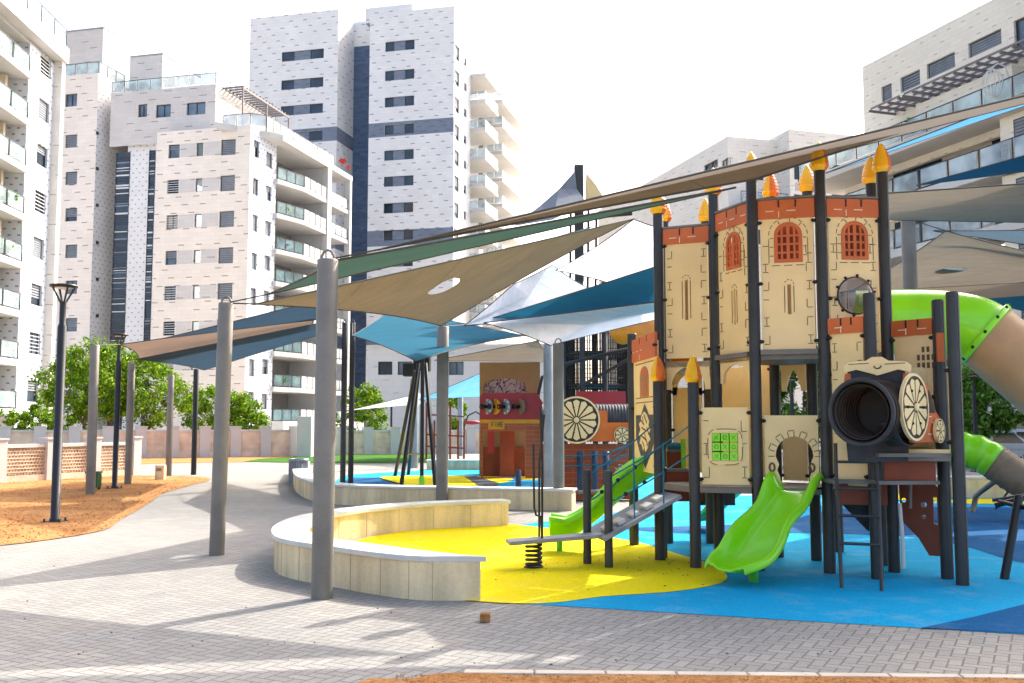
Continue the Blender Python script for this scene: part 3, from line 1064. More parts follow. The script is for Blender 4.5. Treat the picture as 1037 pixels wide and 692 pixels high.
# set-back grey roof storey
y2 = 2.2
xa, xb = B.fr(112, 110, y2)[0], B.fr(218, 110, y2)[0]
z2 = B.fr(180, 88.5, y2)[1]
rw = []
for (ua, ub, v0, v1) in ((140, 149, 106, 119), (158, 173, 106.5, 119.5), (189, 208, 104.5, 117)):
    rw.append((B.fr(ua, 110, y2)[0], B.fr(ub, 110, y2)[0], B.fr(ua, v1, y2)[1], B.fr(ua, v0, y2)[1]))
mb = MB('stone_grey_plain')
B.wall(mb, 'f', y2, xa, xb, z1 - .3, z2, rw)
B.wall(mb, 'r', xb, y2, 20, z1 - .3, z2)
B.wall(mb, 'l', xa, y2, 20, z1 - .3, z2)
mb.box((xa, y2 + .05, z2 - .3), (xb - .05, 20, z2 - .02), 'plaster_white')
B.part('wall', mb)
for o in rw: B.window('f', y2, o)
mb = MB('plaster_white'); mb.box((xL, .05, z1), (-.1, y2, z1 + .05)); B.part('terrace_floor', mb)
# penthouse boxes
for (ua, ub, v, yy, dp) in ((61, 103, 32, 7, 7), (131, 164, 57, 7, 7)):
    a, b = B.fr(ua, 80, yy)[0], B.fr(ub, 80, yy)[0]; zz = B.fr(ua, v, yy)[1]
    mb = MB('stone_grey_plain')
    B.wall(mb, 'f', yy, a, b, z1, zz); B.wall(mb, 'r', b, yy, yy + dp, z1, zz, (), 'stone_white'); B.wall(mb, 'l', a, yy, yy + dp, z1, zz); B.wall(mb, 'b', yy + dp, a, b, z1, zz)
    mb.box((a, yy, zz - .2), (b, yy + dp, zz - .02), 'plaster_white')
    B.part('penthouse', mb)
B.rail([(xw0 + .1, yl + .15), (xw1 - .1, yl + .15), (xw1 - .1, yl + 4)], 1.15, z=zl)
B.rail([(xa, y2 + .15), (xb - .15, y2 + .15), (xb - .15, 14)], 1.1, z=z2)
B.rail([(xs(222), .2), (-.15, .2), (.9, 1.2), (1.15, 15)], 1.1, z=z1 + .02, gm='glass_pale')
# terrace pergola
mb = MB('pergola')
pz = z2 - .1
for i in range(15):
    y = y2 + 1.2 + i * .62
    mb.box((xb - .3, y, pz), (xb + 2.2, y + .12, pz + .16))
mb.box((xb + 2.05, y2 + 1, pz - .18), (xb + 2.2, y2 + 10.4, pz - .01)); mb.box((xb + .3, y2 + 1, pz - .18), (xb + .45, y2 + 10.4, pz - .01))
for y in (y2 + 1.1, y2 + 5.6, y2 + 10.2): mb.box((xb + 2.05, y, z1), (xb + 2.17, y + .12, pz - .19))
B.part('pergola', mb)
mb = MB('plaster_white')
mb.hexa([V(q) for q in ((-2.6, yA - 6.5, z1 - .5), (1.4, yA - 1.5, z1 - .5), (1.4, yBb, z1 - .5), (-2.6, yBb, z1 - .5), (-2.6, yA - 6.5, z1 + .02), (1.4, yA - 1.5, z1 + .02), (1.4, yBb, z1 + .02), (-2.6, yBb, z1 + .02))])
B.part('roof_slab', mb)
yP = B.sd(329, 300, 1.2)[0]
for (ya, yb_) in ((yP, yP + .9), (yBb - .5, yBb)):
    mb = MB('plaster_white'); mb.box((.75, ya, 0), (1.35, yb_, z1 - .5)); B.part('pillar', mb)
mb = MB('stone_white'); mb.box((-2.58, yP + .1, 0), (.75, yP + .6, z1 - .52)); B.part('divider', mb)
bz = [B.sd(300, v, .9)[1] for v in (187.5, 221.5, 257, 289, 324, 358, 393, 427)]
for k_, z in enumerate(bz):
    if z < 1: continue
    mb = MB('plaster_white')
    y_a, y_m, y_b = yA - .3, B.sd(306, 200, 1.0)[0], yP - .05
    c8 = [(-2.58, y_a), (.35, y_a), (1.25, y_m), (1.25, y_b), (-2.58, y_b)]
    vs = [V((x, y, z - .42)) for x, y in c8] + [V((x, y, z)) for x, y in c8]
    mb.add(vs, [(4, 3, 2, 1, 0), (5, 6, 7, 8, 9)] + [(i, (i + 1) % 5, 5 + (i + 1) % 5, 5 + i) for i in range(5)])
    B.part('balcony', mb)
    B.rail([(.3, y_a + .06), (1.18, y_m)], 1.1, z=z, gm='glass_teal')
    mb = MB('plaster_white')
    n_ = 4
    for q in range(n_):
        ya_ = y_m + (y_b - y_m) * q / n_
        mb.box((1.14, ya_ + .12, z + .05), (1.24, ya_ + (y_b - y_m) / n_ - .12, z + 1.1))
    B.part('parapet', mb)
    mb = MB('glass_dark'); mb.box((-2.59, y_a + .9, z + .03), (-2.56, y_a + 3.6, z + 2.3)); B.part('glass_door', mb)
    # second bay
    mb = MB('plaster_white'); mb.box((-2.58, yP + .95, z - .42), (1.2, yBb - .52, z)); B.part('balcony', mb)
    B.rail([(1.14, yP + 1.0), (1.14, yBb - .6)], 1.1, z=z, gm='glass_pale')
    mb = MB('glass_dark'); mb.box((-2.59, yP + 2, z + .03), (-2.56, yP + 4.4, z + 2.3)); B.part('glass_door', mb)
    if k_ in (1, 2, 6):
        plant(B, 'potted_plant', {1: 'spiky yellow green pot plant on the second balcony of the middle block', 2: 'purple flowering plant on the third balcony of the middle block', 6: 'dark leafy pot plant on a low balcony of the middle block'}[k_],
              (.3, y_a + 1.6, z + .01), .45, {1: 'leaf_bright', 2: 'flower_purple', 6: 'leaf_dark'}[k_])
plant(B, 'flower_box', 'red flower box trailing over the roof terrace corner of the middle block', (1.1, B.sd(347, 150, 1.1)[0], z1 + .9), .38, 'plant_red', 90, False)
plant(B, 'flower_box', 'smaller red flowers at the end of the roof terrace of the middle block', (1.1, B.sd(353, 150, 1.1)[0], z1 + .7), .28, 'plant_red', 60, False)
mb = MB('plaster_white'); mb.box((-2.5, yA - 2, 0), (2.2, yBb + 2, 1.9)); B.part('plinth', mb)

# ---- tall tower of bluish white stone
c = C(458, 116)
T = Bld('apartment_tower', 'tallest bluish white tower with grey bands and a navy recess', 'building', c, R(-14))
xs = lambda u, y=0.0: T.fr(u, 200, y)[0]
zR, zL, zP = T.fr(430, 9)[1], T.fr(300, 14)[1], T.fr(395, 1)[1]
bands = [(T.fr(400, 138)[1], T.fr(400, 123.5)[1], 'stone_band'), (T.fr(400, 249)[1], T.fr(400, 233)[1], 'stone_band'), (T.fr(400, 352)[1], T.fr(400, 338)[1], 'stone_band')]
rows = [T.fr(403, v)[1] for v in (46.5, 76, 103, 131, 157, 183.5, 210.5, 238, 265, 292, 318, 345, 372, 398)]
oR = [(xs(388.5), xs(418.5), z - .62, z + .62) for z in rows if z > 2]
oL = [(xs(282.5), xs(325.5), z - .62, z + .62) for z in rows if z > 2]
xr0, xl0, xl1 = xs(372.5), xs(249.5), xs(340)
yBk = T.sd(527, 200)[0]
ySide = T.sd(476, 200)[0]
mb = MB('stone_blue_white')
T.wall(mb, 'f', 0, xr0, 0, 0, zR, oR, 'stone_blue_white', bands)
oS = []
for v in (53, 79, 106, 134, 160, 186, 213, 240):
    z = T.sd(463, v)[1]
    oS.append((T.sd(460, 200)[0], T.sd(464.5, 200)[0], z - 1.0, z + .8)); oS.append((T.sd(469.5, 200)[0], T.sd(472, 200)[0], z - .5, z + .5))
T.wall(mb, 'r', 0, 0, ySide, 0, zR, oS, 'stone_white')
T.wall(mb, 'r', -1.8, ySide, yBk, 0, zR, (), 'stone_white')
T.wall(mb, 'f', ySide, -1.8, 0, 0, zR, (), 'stone_white')
T.wall(mb, 'b', yBk, xl0, -1.8, 0, zR, (), 'stone_white')
T.wall(mb, 'l', xr0, 0, 5, 0, zR)
mb.box((xr0, .05, zR - .3), (-.1, ySide, zR - .05), 'plaster_white'); mb.box((xl0, 8, zR - .3), (-1.85, yBk, zR - .05), 'plaster_white')
T.part('wall', mb)
mb = MB('stone_blue_white')
T.wall(mb, 'f', 0, xl0, xl1, 0, zL, oL, 'stone_blue_white', bands)
T.wall(mb, 'r', xl1, 0, 5.2, 0, zL, (), 'stone_blue_white', bands)
T.wall(mb, 'l', xl0, 0, 8.5, 0, zL)
mb.box((xl0 + .05, .05, zL - .3), (xl1 - .05, 8.2, zL - .05), 'plaster_white')
T.part('wall', mb)
mb = MB('stone_navy')
T.wall(mb, 'f', 5.0, xl1 - .2, xr0 + .2, 0, T.fr(365, 47, 5)[1])
T.wall(mb, 'f', 5.0, xl1 - .2, xr0 + .2, T.fr(365, 47, 5)[1], T.fr(365, 22, 5)[1], (), 'stone_blue_white')
mb.box((xl1 - .2, 5.05, T.fr(365, 22, 5)[1] - .2), (xr0 + .2, 9, T.fr(365, 22, 5)[1] - .02), 'stone_blue_white')
T.part('recess_wall', mb)
for o in oR + oL: T.window('f', 0, o, 'triple')
for o in oS: T.window('r', 0, o, 'half')
mb = MB('stone_blue_white')
a, b = T.fr(370, 10, 2.0)[0], T.fr(418, 10, 2.0)[0]
T.wall(mb, 'f', 2.0, a, b, zR - .2, zP + .3); T.wall(mb, 'r', b, 2.0, 9, zR - .2, zP + .3, (), 'stone_white'); T.wall(mb, 'l', a, 2, 9, zR - .2, zP + .3)
mb.box((a, 2.05, zP), (b - .05, 9, zP + .28), 'plaster_white')
T.part('penthouse', mb)
mb = MB('frame_dark')
for i in range(4): mb.box((T.fr(384, 8, 2)[0] + i * .36, 1.93, zP - 2.4), (T.fr(384, 8, 2)[0] + i * .36 + .16, 1.99, zP - .9))
T.part('roof_vent', mb)
yc1, yc2 = T.sd(499, 200, 1.0)[0], T.sd(523, 200, 1.0)[0]
for k_, v in enumerate((76, 102, 131, 160, 187, 213, 240, 266, 292, 318, 345, 371, 398)):
    z = T.sd(487, v, 1.2)[1]
    mb = MB('plaster_white'); mb.box((-1.78, ySide + .05, z - .45), (2.0, yc1 - 1.0, z)); T.part('balcony', mb)
    mb = MB('plaster_white'); mb.box((1.85, ySide + 2.6, z + .02), (1.97, yc1 - 1.05, z + 1.05)); T.part('parapet', mb)
    T.rail([(-.1, ySide + .15), (1.9, ySide + .15), (1.9, ySide + 2.5)], 1.05, z=z, gm='glass_pale', fm='plaster_white')
    z -= .9
    mb = MB('plaster_white'); mb.box((-1.78, yc1 + .6, z - .45), (2.2, yc2, z)); T.part('balcony', mb)
    mb = MB('plaster_white'); mb.box((2.05, yc1 + 3, z + .02), (2.17, yc2, z + 1.05)); T.part('parapet', mb)
    T.rail([(-.1, yc1 + .7), (2.1, yc1 + .7), (2.1, yc1 + 2.9)], 1.05, z=z, gm='glass_pale', fm='plaster_white')
    mb = MB('glass_dark'); mb.box((-1.79, ySide + 2, z + .95), (-1.76, ySide + 5, z + 3)); mb.box((-1.79, yc1 + 3, z + .03), (-1.76, yc1 + 5, z + 2.2)); T.part('glass_door', mb)

# ---- building on the right: its long face runs away to the left
c = C(884, 62.6)
D = Bld('apartment_building', 'cream apartment block at upper right with pergola and glass terrace rail', 'building', c, R(18.8))
def dl(u, v, x=0.0): return D.sd(u, v, x)
zt = dl(886, 61)[1]
top0 = dl(893, 100)[1]
zf = dl(905, 127, -1.0)[1]
up = []
for (ua, ub, va, vb) in ((891.5, 902, 99, 84), (911, 931, 92, 70), (938, 967, 80, 52), (981, 1015, 66, 28)):
    up.append((dl(ub, 60)[0], dl(ua, 60)[0], dl(ub, vb + 16)[1], dl(ub, vb)[1]))
up.append((dl(1080, 10)[0], dl(1026, 10)[0], dl(1030, 52)[1], dl(1030, 20)[1]))
zfl = dl(1015, 106, -1.6)[1]
mb = MB('stone_cream')
D.wall(mb, 'l', 0, -40, 0, zfl - 1, zt, up)
D.wall(mb, 'f', -40, 0, 14, 0, zt); D.wall(mb, 'b', 0, 0, 14, zfl - 1, zt)
mb.box((.1, -40, zt - .3), (14, -.1, zt - .05), 'plaster_white')
D.part('wall', mb)
for k_, o in enumerate(up): D.window('l', 0, o, 'shutter' if k_ < 4 else 'glass')
yE = 3.4
zs2 = dl(1015, 166, -1.6)[1]
stor = zfl - zs2
mb = MB('plaster_soffit')
mb.box((-1.9, -40, zfl - .55), (2, yE + 1.5, zfl - .02)); D.part('terrace_slab', mb)
D.rail([(-1.8, -40), (-1.8, yE + 1.2), (1.5, yE + 1.2)], 1.15, z=zfl, posts=2.0)
mb = MB('stone_cream')
yF = dl(927, 80, -.9)[0]
mb.box((-.9, yF - 7, zfl), (-.02, yF, zfl + 2.2)); D.part('screen_wall', mb)
mb = MB('pergola')
pz = zfl + 2.5
for (ya, yb_) in ((yF + .2, max(yF + 1.5, dl(882, 104, -1.9)[0])), (-26, yF - .2)):
    n_ = int((yb_ - ya) / .8)
    for i in range(n_ + 1):
        y = ya + (yb_ - ya) * i / n_
        mb.box((-2.0, y, pz), (-.05, y + .1, pz + .14))
    for x in (-1.95, -1.3, -.7, -.2): mb.box((x, ya, pz + .15), (x + .08, yb_, pz + .25))
D.part('pergola', mb)
mb = MB('stone_cream')
for lv in range(8):
    za = zfl - stor * (lv + 1); zb = za + stor - .56
    if za < -2: break
    za = max(za, 0)
    D.wall(mb, 'l', 1.0, -40, yE, za, zfl - .55 - stor * lv, (), 'stone_cream')
D.wall(mb, 'b', yE, 1.0, 14, 0, zfl - .5, (), 'stone_pale')
D.part('wall', mb)
for lv in range(1, 8):
    z = zfl - stor * lv
    if z < 1.5: break
    mb = MB('plaster_white'); mb.box((-1.7, -40, z - .5), (.98, yE - 1, z - .02)); D.part('balcony', mb)
    D.rail([(-1.6, -40), (-1.6, yE - 1.1)], 1.15, z=z, posts=2.2, gm='glass_pale')
    for yy in (yE - 9, yE - 17):
        mb = MB('glass_dark'); mb.box((.97, yy, z), (1.01, yy + 4.2, z + 2.3)); D.part('glass_door', mb)
    yq = dl(1017, 160, -1.0)[0]
    mb = MB('stone_cream'); mb.box((-1.2, yq - 9, z + .01), (.98, yq, z + stor - .56)); D.part('bay_wall', mb)
    mb = MB('frame_dark'); mb.box((-1.23, yq - 3.2, z + .9), (-1.19, yq - .9, z + 2.2)); wn_ = D.part('window', mb)
    mb = MB('shutter')
    for q in range(7): mb.box((-1.27, yq - 3.1, z + .98 + q * .17), (-1.235, yq - 1.0, z + 1.1 + q * .17))
    D.part('shutter', mb, wn_)
plant(D, 'potted_plant', 'small green pot plant on the glass railed terrace at upper right', (-1.5, dl(923, 108, -1.5)[0], zfl + .4), .4, 'leaf_dark', 50)
# hanging lamp chair on the terrace
p = D.o + D.ex * -1.3 + D.ey * dl(1021, 80, -1.3)[0] + Z * zfl
mb = MB('white_paint')
mb.tube([p + V((0, 0, 0)), p + V((0, 0, 1.5)), p + V((-.15, 0, 2.0)), p + V((-.5, 0, 2.15)), p + V((-.8, 0, 1.95))], .04, n=8)
for i in range(14):
    th = math.pi * i / 13
    mb.tube([p + V((-.8 + .5 * math.cos(2 * math.pi * i / 14) * math.sin(ph), .5 * math.sin(2 * math.pi * i / 14) * math.sin(ph), 1.1 + .75 * math.cos(ph))) for ph in (.1, .6, 1.1, 1.6, 2.1, 2.6, 3.0)], .02, n=5)
single('hanging_chair', mb, 'pale wicker hanging egg chair on the glass railed terrace', 'chair')

# ---- lower pale building between
c = C(742, 92)
M = Bld('apartment_building', 'low pale stepped building behind the castle caps, centre right', 'building', c, R(16))
zt = P(742, 138, 92).z
z3 = P(800, 131, 91.3).z
mb = MB('stone_pale')
ow = []
for (ua, ub, va, vb) in ((713, 727, 176, 168), (731, 738, 171, 163)):
    ow.append((M.sd(ub, 170)[0], M.sd(ua, 170)[0], M.sd(ua, va)[1], M.sd(ua, vb)[1]))
ow = [(min(a, b), max(a, b), min(c_, d_), max(c_, d_)) for a, b, c_, d_ in ow]
M.wall(mb, 'l', 0, 0, 34, 0, zt, ow, 'stone_pale'); M.wall(mb, 'f', 0, 0, 8, 0, zt); M.wall(mb, 'r', 8, 0, 30, 0, zt)
mb.box((0.05, .05, zt - .3), (8, 34, zt - .05), 'plaster_white'); M.part('wall', mb)
for o in ow: M.window('l', 0, o)
mb = MB('stone_pale')
M.wall(mb, 'l', 5.2, -2.2, 20, 0, z3, (), 'stone_pale'); M.wall(mb, 'f', -2.2, 5.2, 22, 0, z3); M.wall(mb, 'r', 22, -2.2, 20, 0, z3)
mb.box((5.25, -2.1, z3 - .3), (22, 20, z3 - .05), 'plaster_white'); M.part('wall', mb)
M.rail([(.2, -2), (5, -2)], 1.1, z=P(742, 205, 90).z, gm='glass_pale')
mb = MB('plaster_white'); mb.box((0, -2.2, P(742, 205, 90).z - .5), (5.1, -.01, P(742, 205, 90).z - .02)); M.part('balcony', mb)
wins = []
for v in (175, 205, 240):
    for u in (765, 812, 850):
        y_ = 0 if u < 790 else -2.2
        a, z = M.fr(u, v, y_)
        mb = MB('frame_dark'); mb.box((a - .8, y_ - .03, z - .7), (a + .8, y_ + .02, z + .7)); f = M.part('window', mb)
        mb = MB('glass_dark'); mb.box((a - .7, y_ - .05, z - .6), (a + .7, y_ - .032, z + .6)); M.part('pane', mb, f)

# ---- low white house behind the swings and the garden building at right
c = C(470, 74)
H = Bld('house', 'plain pale low building behind the far blue and white sails', 'building', c, R(-6))
mb = MB('plaster_white')
a0, a1 = H.fr(372, 400)[0], H.fr(486, 400)[0]
zt = H.fr(430, 352)[1]
oo = []
for u in (390, 410, 462):
    a, z = H.fr(u, 373); oo.append((a - .55, a + .55, z - .5, z + .5))
H.wall(mb, 'f', 0, a0, a1 + 6, 0, zt, oo, 'stone_white'); H.wall(mb, 'r', a1 + 6, 0, 9, 0, zt); H.wall(mb, 'l', a0, 0, 9, 0, zt)
mb.box((a0 - .1, -.15, zt), (a1 + 6.1, 9, zt + .2)); H.part('wall', mb)
for o in oo: H.window('f', 0, o)
c = C(1005, 58)
K = Bld('house', 'grey flat roofed house behind the dark green trees at right', 'building', c, R(8))
mb = MB('plaster_beige')
K.wall(mb, 'f', 0, -3.5, 20, 0, 5.2, [(.8, 4, 1.6, 3.2)], 'plaster_beige'); K.wall(mb, 'l', -3.5, 0, 10, 0, 5.2)
mb.box((-3.8, -.4, 5.2), (20, 10, 5.5), 'grey_panel'); K.part('wall', mb)
K.window('f', 0, (.8, 4, 1.6, 3.2))
# ------------------------------------------------------------------ shade sail poles
POLE = {}
def pole(key, label, u, vb, vt, r, m='galv', Y=None, um=None, ring=True, lean=None):
    b = G(u, vb) if Y is None else C(u, Y)
    top = P(um or u, vt, b.y)
    h = top.z
    t = thing('shade_pole', label, 'pole', b, group='poles holding up the shade sails')
    q = V((top.x, b.y, h)) if um else V((b.x, b.y, h))
    mb = MB(m)
    d = (q - b).normalized()
    mb.lathe(b, [(r * 1.0, -.05), (r, .0), (r, (q - b).length - .01), (r * .93, (q - b).length), (0, (q - b).length)], n=24, axis=d)
    obj('shaft', mb, t)
    if ring:
        mb = MB('steel_black' if r < .07 else m)
        mb.tube([q + V((r * .6 * math.cos(a), 0, .0 + r * .9 * math.sin(a))) for a in [math.pi * i / 8 for i in range(9)]], .014, n=6)
        obj('eye_ring', mb, t)
    POLE[key] = q
    return q
pole('A', 'nearest thick grey pole standing against the curved stone bench', 326, 606, 263, .1, um=332)
pole('B', 'tall grey pole standing alone on the paving left of the curved bench', 219.5, 562, 307, .093, um=229)
pole('C', 'grey pole at the low corner of the big tan sail', 447.5, 515, 331, .115)
pole('D', 'leaning grey pole in front of the green bin at left', 91.5, 501, 350, .105, um=96)
pole('E', 'grey pole on the orange soil just right of the short black lamp', 129.5, 491, 368, .095)
pole('F', 'shortest grey pole beside the small stone stub', 170.5, 482, 380, .095)
pole('G', 'round grey pole in front of the rope climbing tower', 566, 516, 348, .105)
pole('G2', 'square looking bluish pole just left of the round one at the rope tower', 555.5, 508, 349, .1, 'galv_blue')
pole('H', 'left one of the thin dark twin poles behind the nearest grey pole', 347, 491, 327, .075, 'post_dark')
pole('H2', 'right one of the thin dark twin poles behind the nearest grey pole', 355, 490, 327, .075, 'post_dark')
pole('I', 'grey pole rising behind the green tube slide', 926.5, 0, 222, .125, Y=17.5)
pole('J', 'thin far pole at the low edge of the distant white sail', 382, 455, 412, .14, 'galv_blue')
pole('K', 'far bluish pole seen between the legs of the tripod frame', 419, 474, 384, .16, 'galv_blue')
pole('L', 'far pole beside the red toy house holding the bright blue sail', 466, 462, 400, .14, 'galv_blue')
pole('M', 'thin black pole in front of the distant wall and white sail', 396, 460, 410, .06, 'steel_black', ring=False)
pole('N', 'thin black pole under the dark navy sail at left', 196, 481, 374, .085, 'steel_black', ring=False)

# ------------------------------------------------------------------ shade sails
def sail(label, m, corners, sag=.1, ctr=None, hole=0.0, cables=(), nb=10, rings=7, hem=.012, dip=0.0):
    c3 = [P(*c) for c in corners]
    cen = sum(c3, V()) / len(c3)
    ce = P(*ctr) if ctr else cen
    t = thing('shade_sail', label, 'shade sail', V((cen.x, cen.y, min(p.z for p in c3))), group='shade sails over the playground')
    n = len(c3)
    ring = []
    for i in range(n):
        a, b = c3[i], c3[(i + 1) % n]
        sg = sag[i] if isinstance(sag, (list, tuple)) else sag
        for k in range(nb):
            f = k / nb
            p = a.lerp(b, f)
            ring.append(p + (cen - p) * (sg * 4 * f * (1 - f)))
    # surface between the centre and the border, flattened towards a minimal surface
    mb = MB(m)
    rows = []
    N = len(ring)
    nrm = (c3[1] - c3[0]).cross(c3[2] - c3[0]).normalized()
    for r_ in range(rings + 1):
        s_ = r_ / rings
        row = []
        for i, p in enumerate(ring):
            if hole:
                d = p - ce
                q0 = ce + d.normalized() * hole
            else:
                q0 = ce
            q = q0.lerp(p, max(s_, 0.0))
            q = q + Z * (-dip * math.sin(math.pi * s_) )
            row.append(q)
        rows.append(row + [row[0]])
    if hole:
        mb.grid(rows)
    else:
        mb.grid(rows[1:]); k0 = rows[1][:-1]
        mb.add([ce] + k0, [(0, i + 1, (i + 1) % N + 1) for i in range(N)], smooth=True)
    obj('canopy', mb, t)
    hm = MB('hem_dark'); hm.tube(ring, hem, n=5, closed=True); obj('hem', hm, t)
    for i, (ci, tgt) in enumerate(cables):
        cb = MB('steel_black'); cb.tube([c3[ci], tgt], .009, n=5); obj('cable', cb, t)
    return c3
sail('long taupe sail seen edge on, crossing in front of the castle caps', 'sail_taupe',
     [(388, 252, 9.4), (1185, 62, 9.6), (1190, 66, 16.5), (905, 139, 12.6), (850, 153.5, 10.55), (766, 181.5, 10.55)], [.012, 0.02, .02, .0, .0, .03], cables=[(0, POLE['A'])])
sail('narrow dark green sail reaching from the nearest pole to the castle', 'sail_green',
     [(272, 298, 12.2), (345, 263, 9.4), (745, 190, 11.0)], [.03, .03, .05], cables=[(0, POLE['B']), (1, POLE['A'])])
sail('big tan sail with an oval hole between two grey poles', 'sail_tan',
     [(259, 308, 12.4), (447, 330, 18.8), (642, 221.5, 17.5)], [.10, .09, .05], ctr=(450, 291.5, 15.6), hole=.28, cables=[(0, POLE['B']), (1, POLE['C'])])
sail('teal blue sail behind the grey pole, above the tripod frame', 'sail_teal',
     [(357, 340, 24), (422, 366, 16.8), (530, 340, 21), (398, 312, 33)], [.06, .08, .04, .04], cables=[(0, POLE['H2']), (2, P(560, 345, 19.5))])
sail('bright white sail with grey eye hole left of the castle wall', 'sail_white',
     [(642, 222, 19), (700, 232, 17), (700, 262, 22), (618, 287, 21), (563, 274, 22)], [.1, .03, .02, .03, .08])
sail('white sail folding down to the grey pole below the tan sail', 'sail_white',
     [(560, 268, 24), (600, 294, 23), (505, 328, 20), (470, 330, 20), (520, 288, 21)], [.05, .02, .02, .04, .03])
sail('lowest white sail hanging under the deep blue one', 'sail_white',
     [(490, 327, 20), (672, 305, 17), (672, 322, 19), (600, 339, 20), (557, 350, 19.5)], [.02, .02, .02, .03, .05], cables=[(4, POLE['G'])])
sail('deep blue sail stretched left of the castle tower', 'sail_deepblue',
     [(478, 328.5, 21), (690, 262, 16), (690, 309, 18)], [.03, .03, .02], cables=[(0, POLE['C'])])
sail('light sky blue sail sliver between green and tan sails', 'sail_sky',
     [(500, 258, 24), (602, 229, 22), (560, 244, 30)], [.02, .02, .02])
sail('light blue sail peeking out under the edge on taupe sail at right', 'sail_sky',
     [(835, 176, 19), (1120, 66, 14.5), (1130, 76, 24)], [.02, .02, .04])
sail('wide brown sail at far left above the round trees', 'sail_brown',
     [(122, 349, 24), (322, 320, 24), (318, 329, 28), (141, 365, 27)], [.03, .03, .05, .05], cables=[(0, POLE['D']), (1, POLE['H'])])
sail('grey navy sail hanging under the brown sail at left', 'sail_navy',
     [(138, 364, 25.5), (325, 327, 26), (328, 338, 31), (207, 375, 31)], [.02, .02, .05, .05], cables=[(1, POLE['H'])])
sail('slate blue sail rising behind the brown sail at left', 'sail_navy',
     [(165, 343, 22), (340, 300, 18), (338, 322, 25)], [.04, .02, .04])
sail('distant white sail over the far play area', 'sail_white',
     [(352, 416, 42), (426, 398, 42), (432, 409, 50)], [.08, .02, .06])
sail('distant bright blue sail beside the red toy house', 'sail_sky',
     [(415, 408, 42), (487, 378, 40), (487, 402, 50), (432, 404, 50)], [.06, .02, .03, .03], cables=[(1, POLE['L'])])
sail('pale greige sail above the brown toy house', 'sail_greige',
     [(440, 365, 30), (545, 345, 27), (560, 367, 34)], [.03, .03, .03])
sail('ribbed greige sail just right of the castle tower', 'sail_greige',
     [(850, 199, 13.4), (1180, 176, 13.2), (1180, 228, 16.6), (850, 222, 16.6)], [.02, .02, .01, .02], dip=.05)
sail('dark blue sail strip above the ribbed greige sail', 'sail_deepblue',
     [(928, 188, 18.5), (1180, 118, 15), (1180, 156, 21)], [.02, .02, .03])
sail('large greige sail with eye hole rising behind the green tube slide', 'sail_greige',
     [(860, 296, 24), (958, 234, 18.5), (1120, 272, 20), (1120, 282, 26)], [.03, .06, .03, .02], cables=[(1, POLE['I'])])
sail('lower greige sail at the right edge above the teal one', 'sail_greige',
     [(910, 291, 27), (1140, 266, 24), (1140, 292, 30), (995, 303, 32)], [.02, .02, .02, .02])
sail('deep blue sail at the right edge behind the beige tube', 'sail_deepblue',
     [(985, 303, 33), (1160, 285, 29), (1160, 345, 40)], [.02, .02, .02])
sail('dark blue sail folded behind the peak of the large greige sail', 'sail_deepblue',
     [(945, 234, 20), (1160, 232, 22), (1160, 266, 20)], [.03, .03, .03])
# eye holes of two sails: pale stitched rings
for (u, v, Y, rx, lab) in ((963, 273.5, 22, .33, 'pale stitched eye patch on the large greige sail at right'),):
    p = P(u, v, Y)
    mb = MB('white_paint'); mb.lathe(p, [(0, -.01), (rx, -.01), (rx, .0), (0, .0)], n=18)
    tag(single('sail_patch', mb, lab, 'sail patch'), lab, 'sail patch')

# ------------------------------------------------------------------ lamp posts
def lamp(label, u, vb, vt, wpx, kind='lantern', Y=None, um=None):
    b = G(u, vb) if Y is None else C(u, Y)
    h = P(u, vt, b.y).z
    t = thing('street_lamp', label, 'street lamp', b, group='black lamp posts')
    s = b.y / FPX
    r = wpx * s / 2
    mb = MB('steel_black')
    mb.lathe(b, [(.09, .0), (.09, .02), (.085, .06), (r * .19 + .03, .07), (r * .19 + .03, h * .82), (r * .14 + .02, h * .83), (r * .14 + .02, h - r * 1.45)], n=14)
    obj('post', mb, t)
    mb = MB('steel_black'); mb.box(b + V((-.16, -.16, .0)), b + V((.16, .16, .025)))
    for a in (-1, 1):
        for c_ in (-1, 1): mb.lathe(b + V((a * .12, c_ * .12, .02)), [(.018, 0), (.018, .05), (0, .05)], n=6)
    obj('base_plate', mb, t)
    mb = MB('steel_black')
    if kind == 'lantern':
        for k_ in range(4):
            a = math.pi / 4 + k_ * math.pi / 2
            d = V((math.cos(a), math.sin(a), 0))
            mb.beam(b + Z * (h - r * 1.5) + d * .03, b + Z * (h - .05) + d * r * .82, .025, .025)
        mb.lathe(b, [(0, h - .06), (r, h - .05), (r, h - .015), (r * .5, h), (0, h)], n=24)
        mb.lathe(b, [(0, h - r * 1.5), (.05, h - r * 1.5), (.06, h - r * 1.35), (0, h - r * 1.3)], n=12)
    else:
        mb.box(b + V((-r, -.12, h - .06)), b + V((r, .12, h)))
        mb.lathe(b, [(.03, h - r * 1.5), (.03, h - .05)], n=8)
    f = obj('lantern', mb, t)
    mb = MB('white_paint'); mb.lathe(b, [(0, h - .075), (r * .7, h - .07), (r * .7, h - .062)], n=20); obj('lamp_glass', mb, f)
    return t
lamp('tallest black lamp post with tapered open lantern on orange soil at left', 55.5, 529, 288, 27)
lamp('shorter black lamp post with lantern between two grey poles at left', 116, 495, 338, 16)
lamp('black lamp post with flat head beside the green tree at far right', 987.5, 0, 379, 12, 'flat', Y=34)
lamp('black lamp post with pale flat head seen through the castle arch', 802.5, 0, 383, 11, 'flat', Y=36)

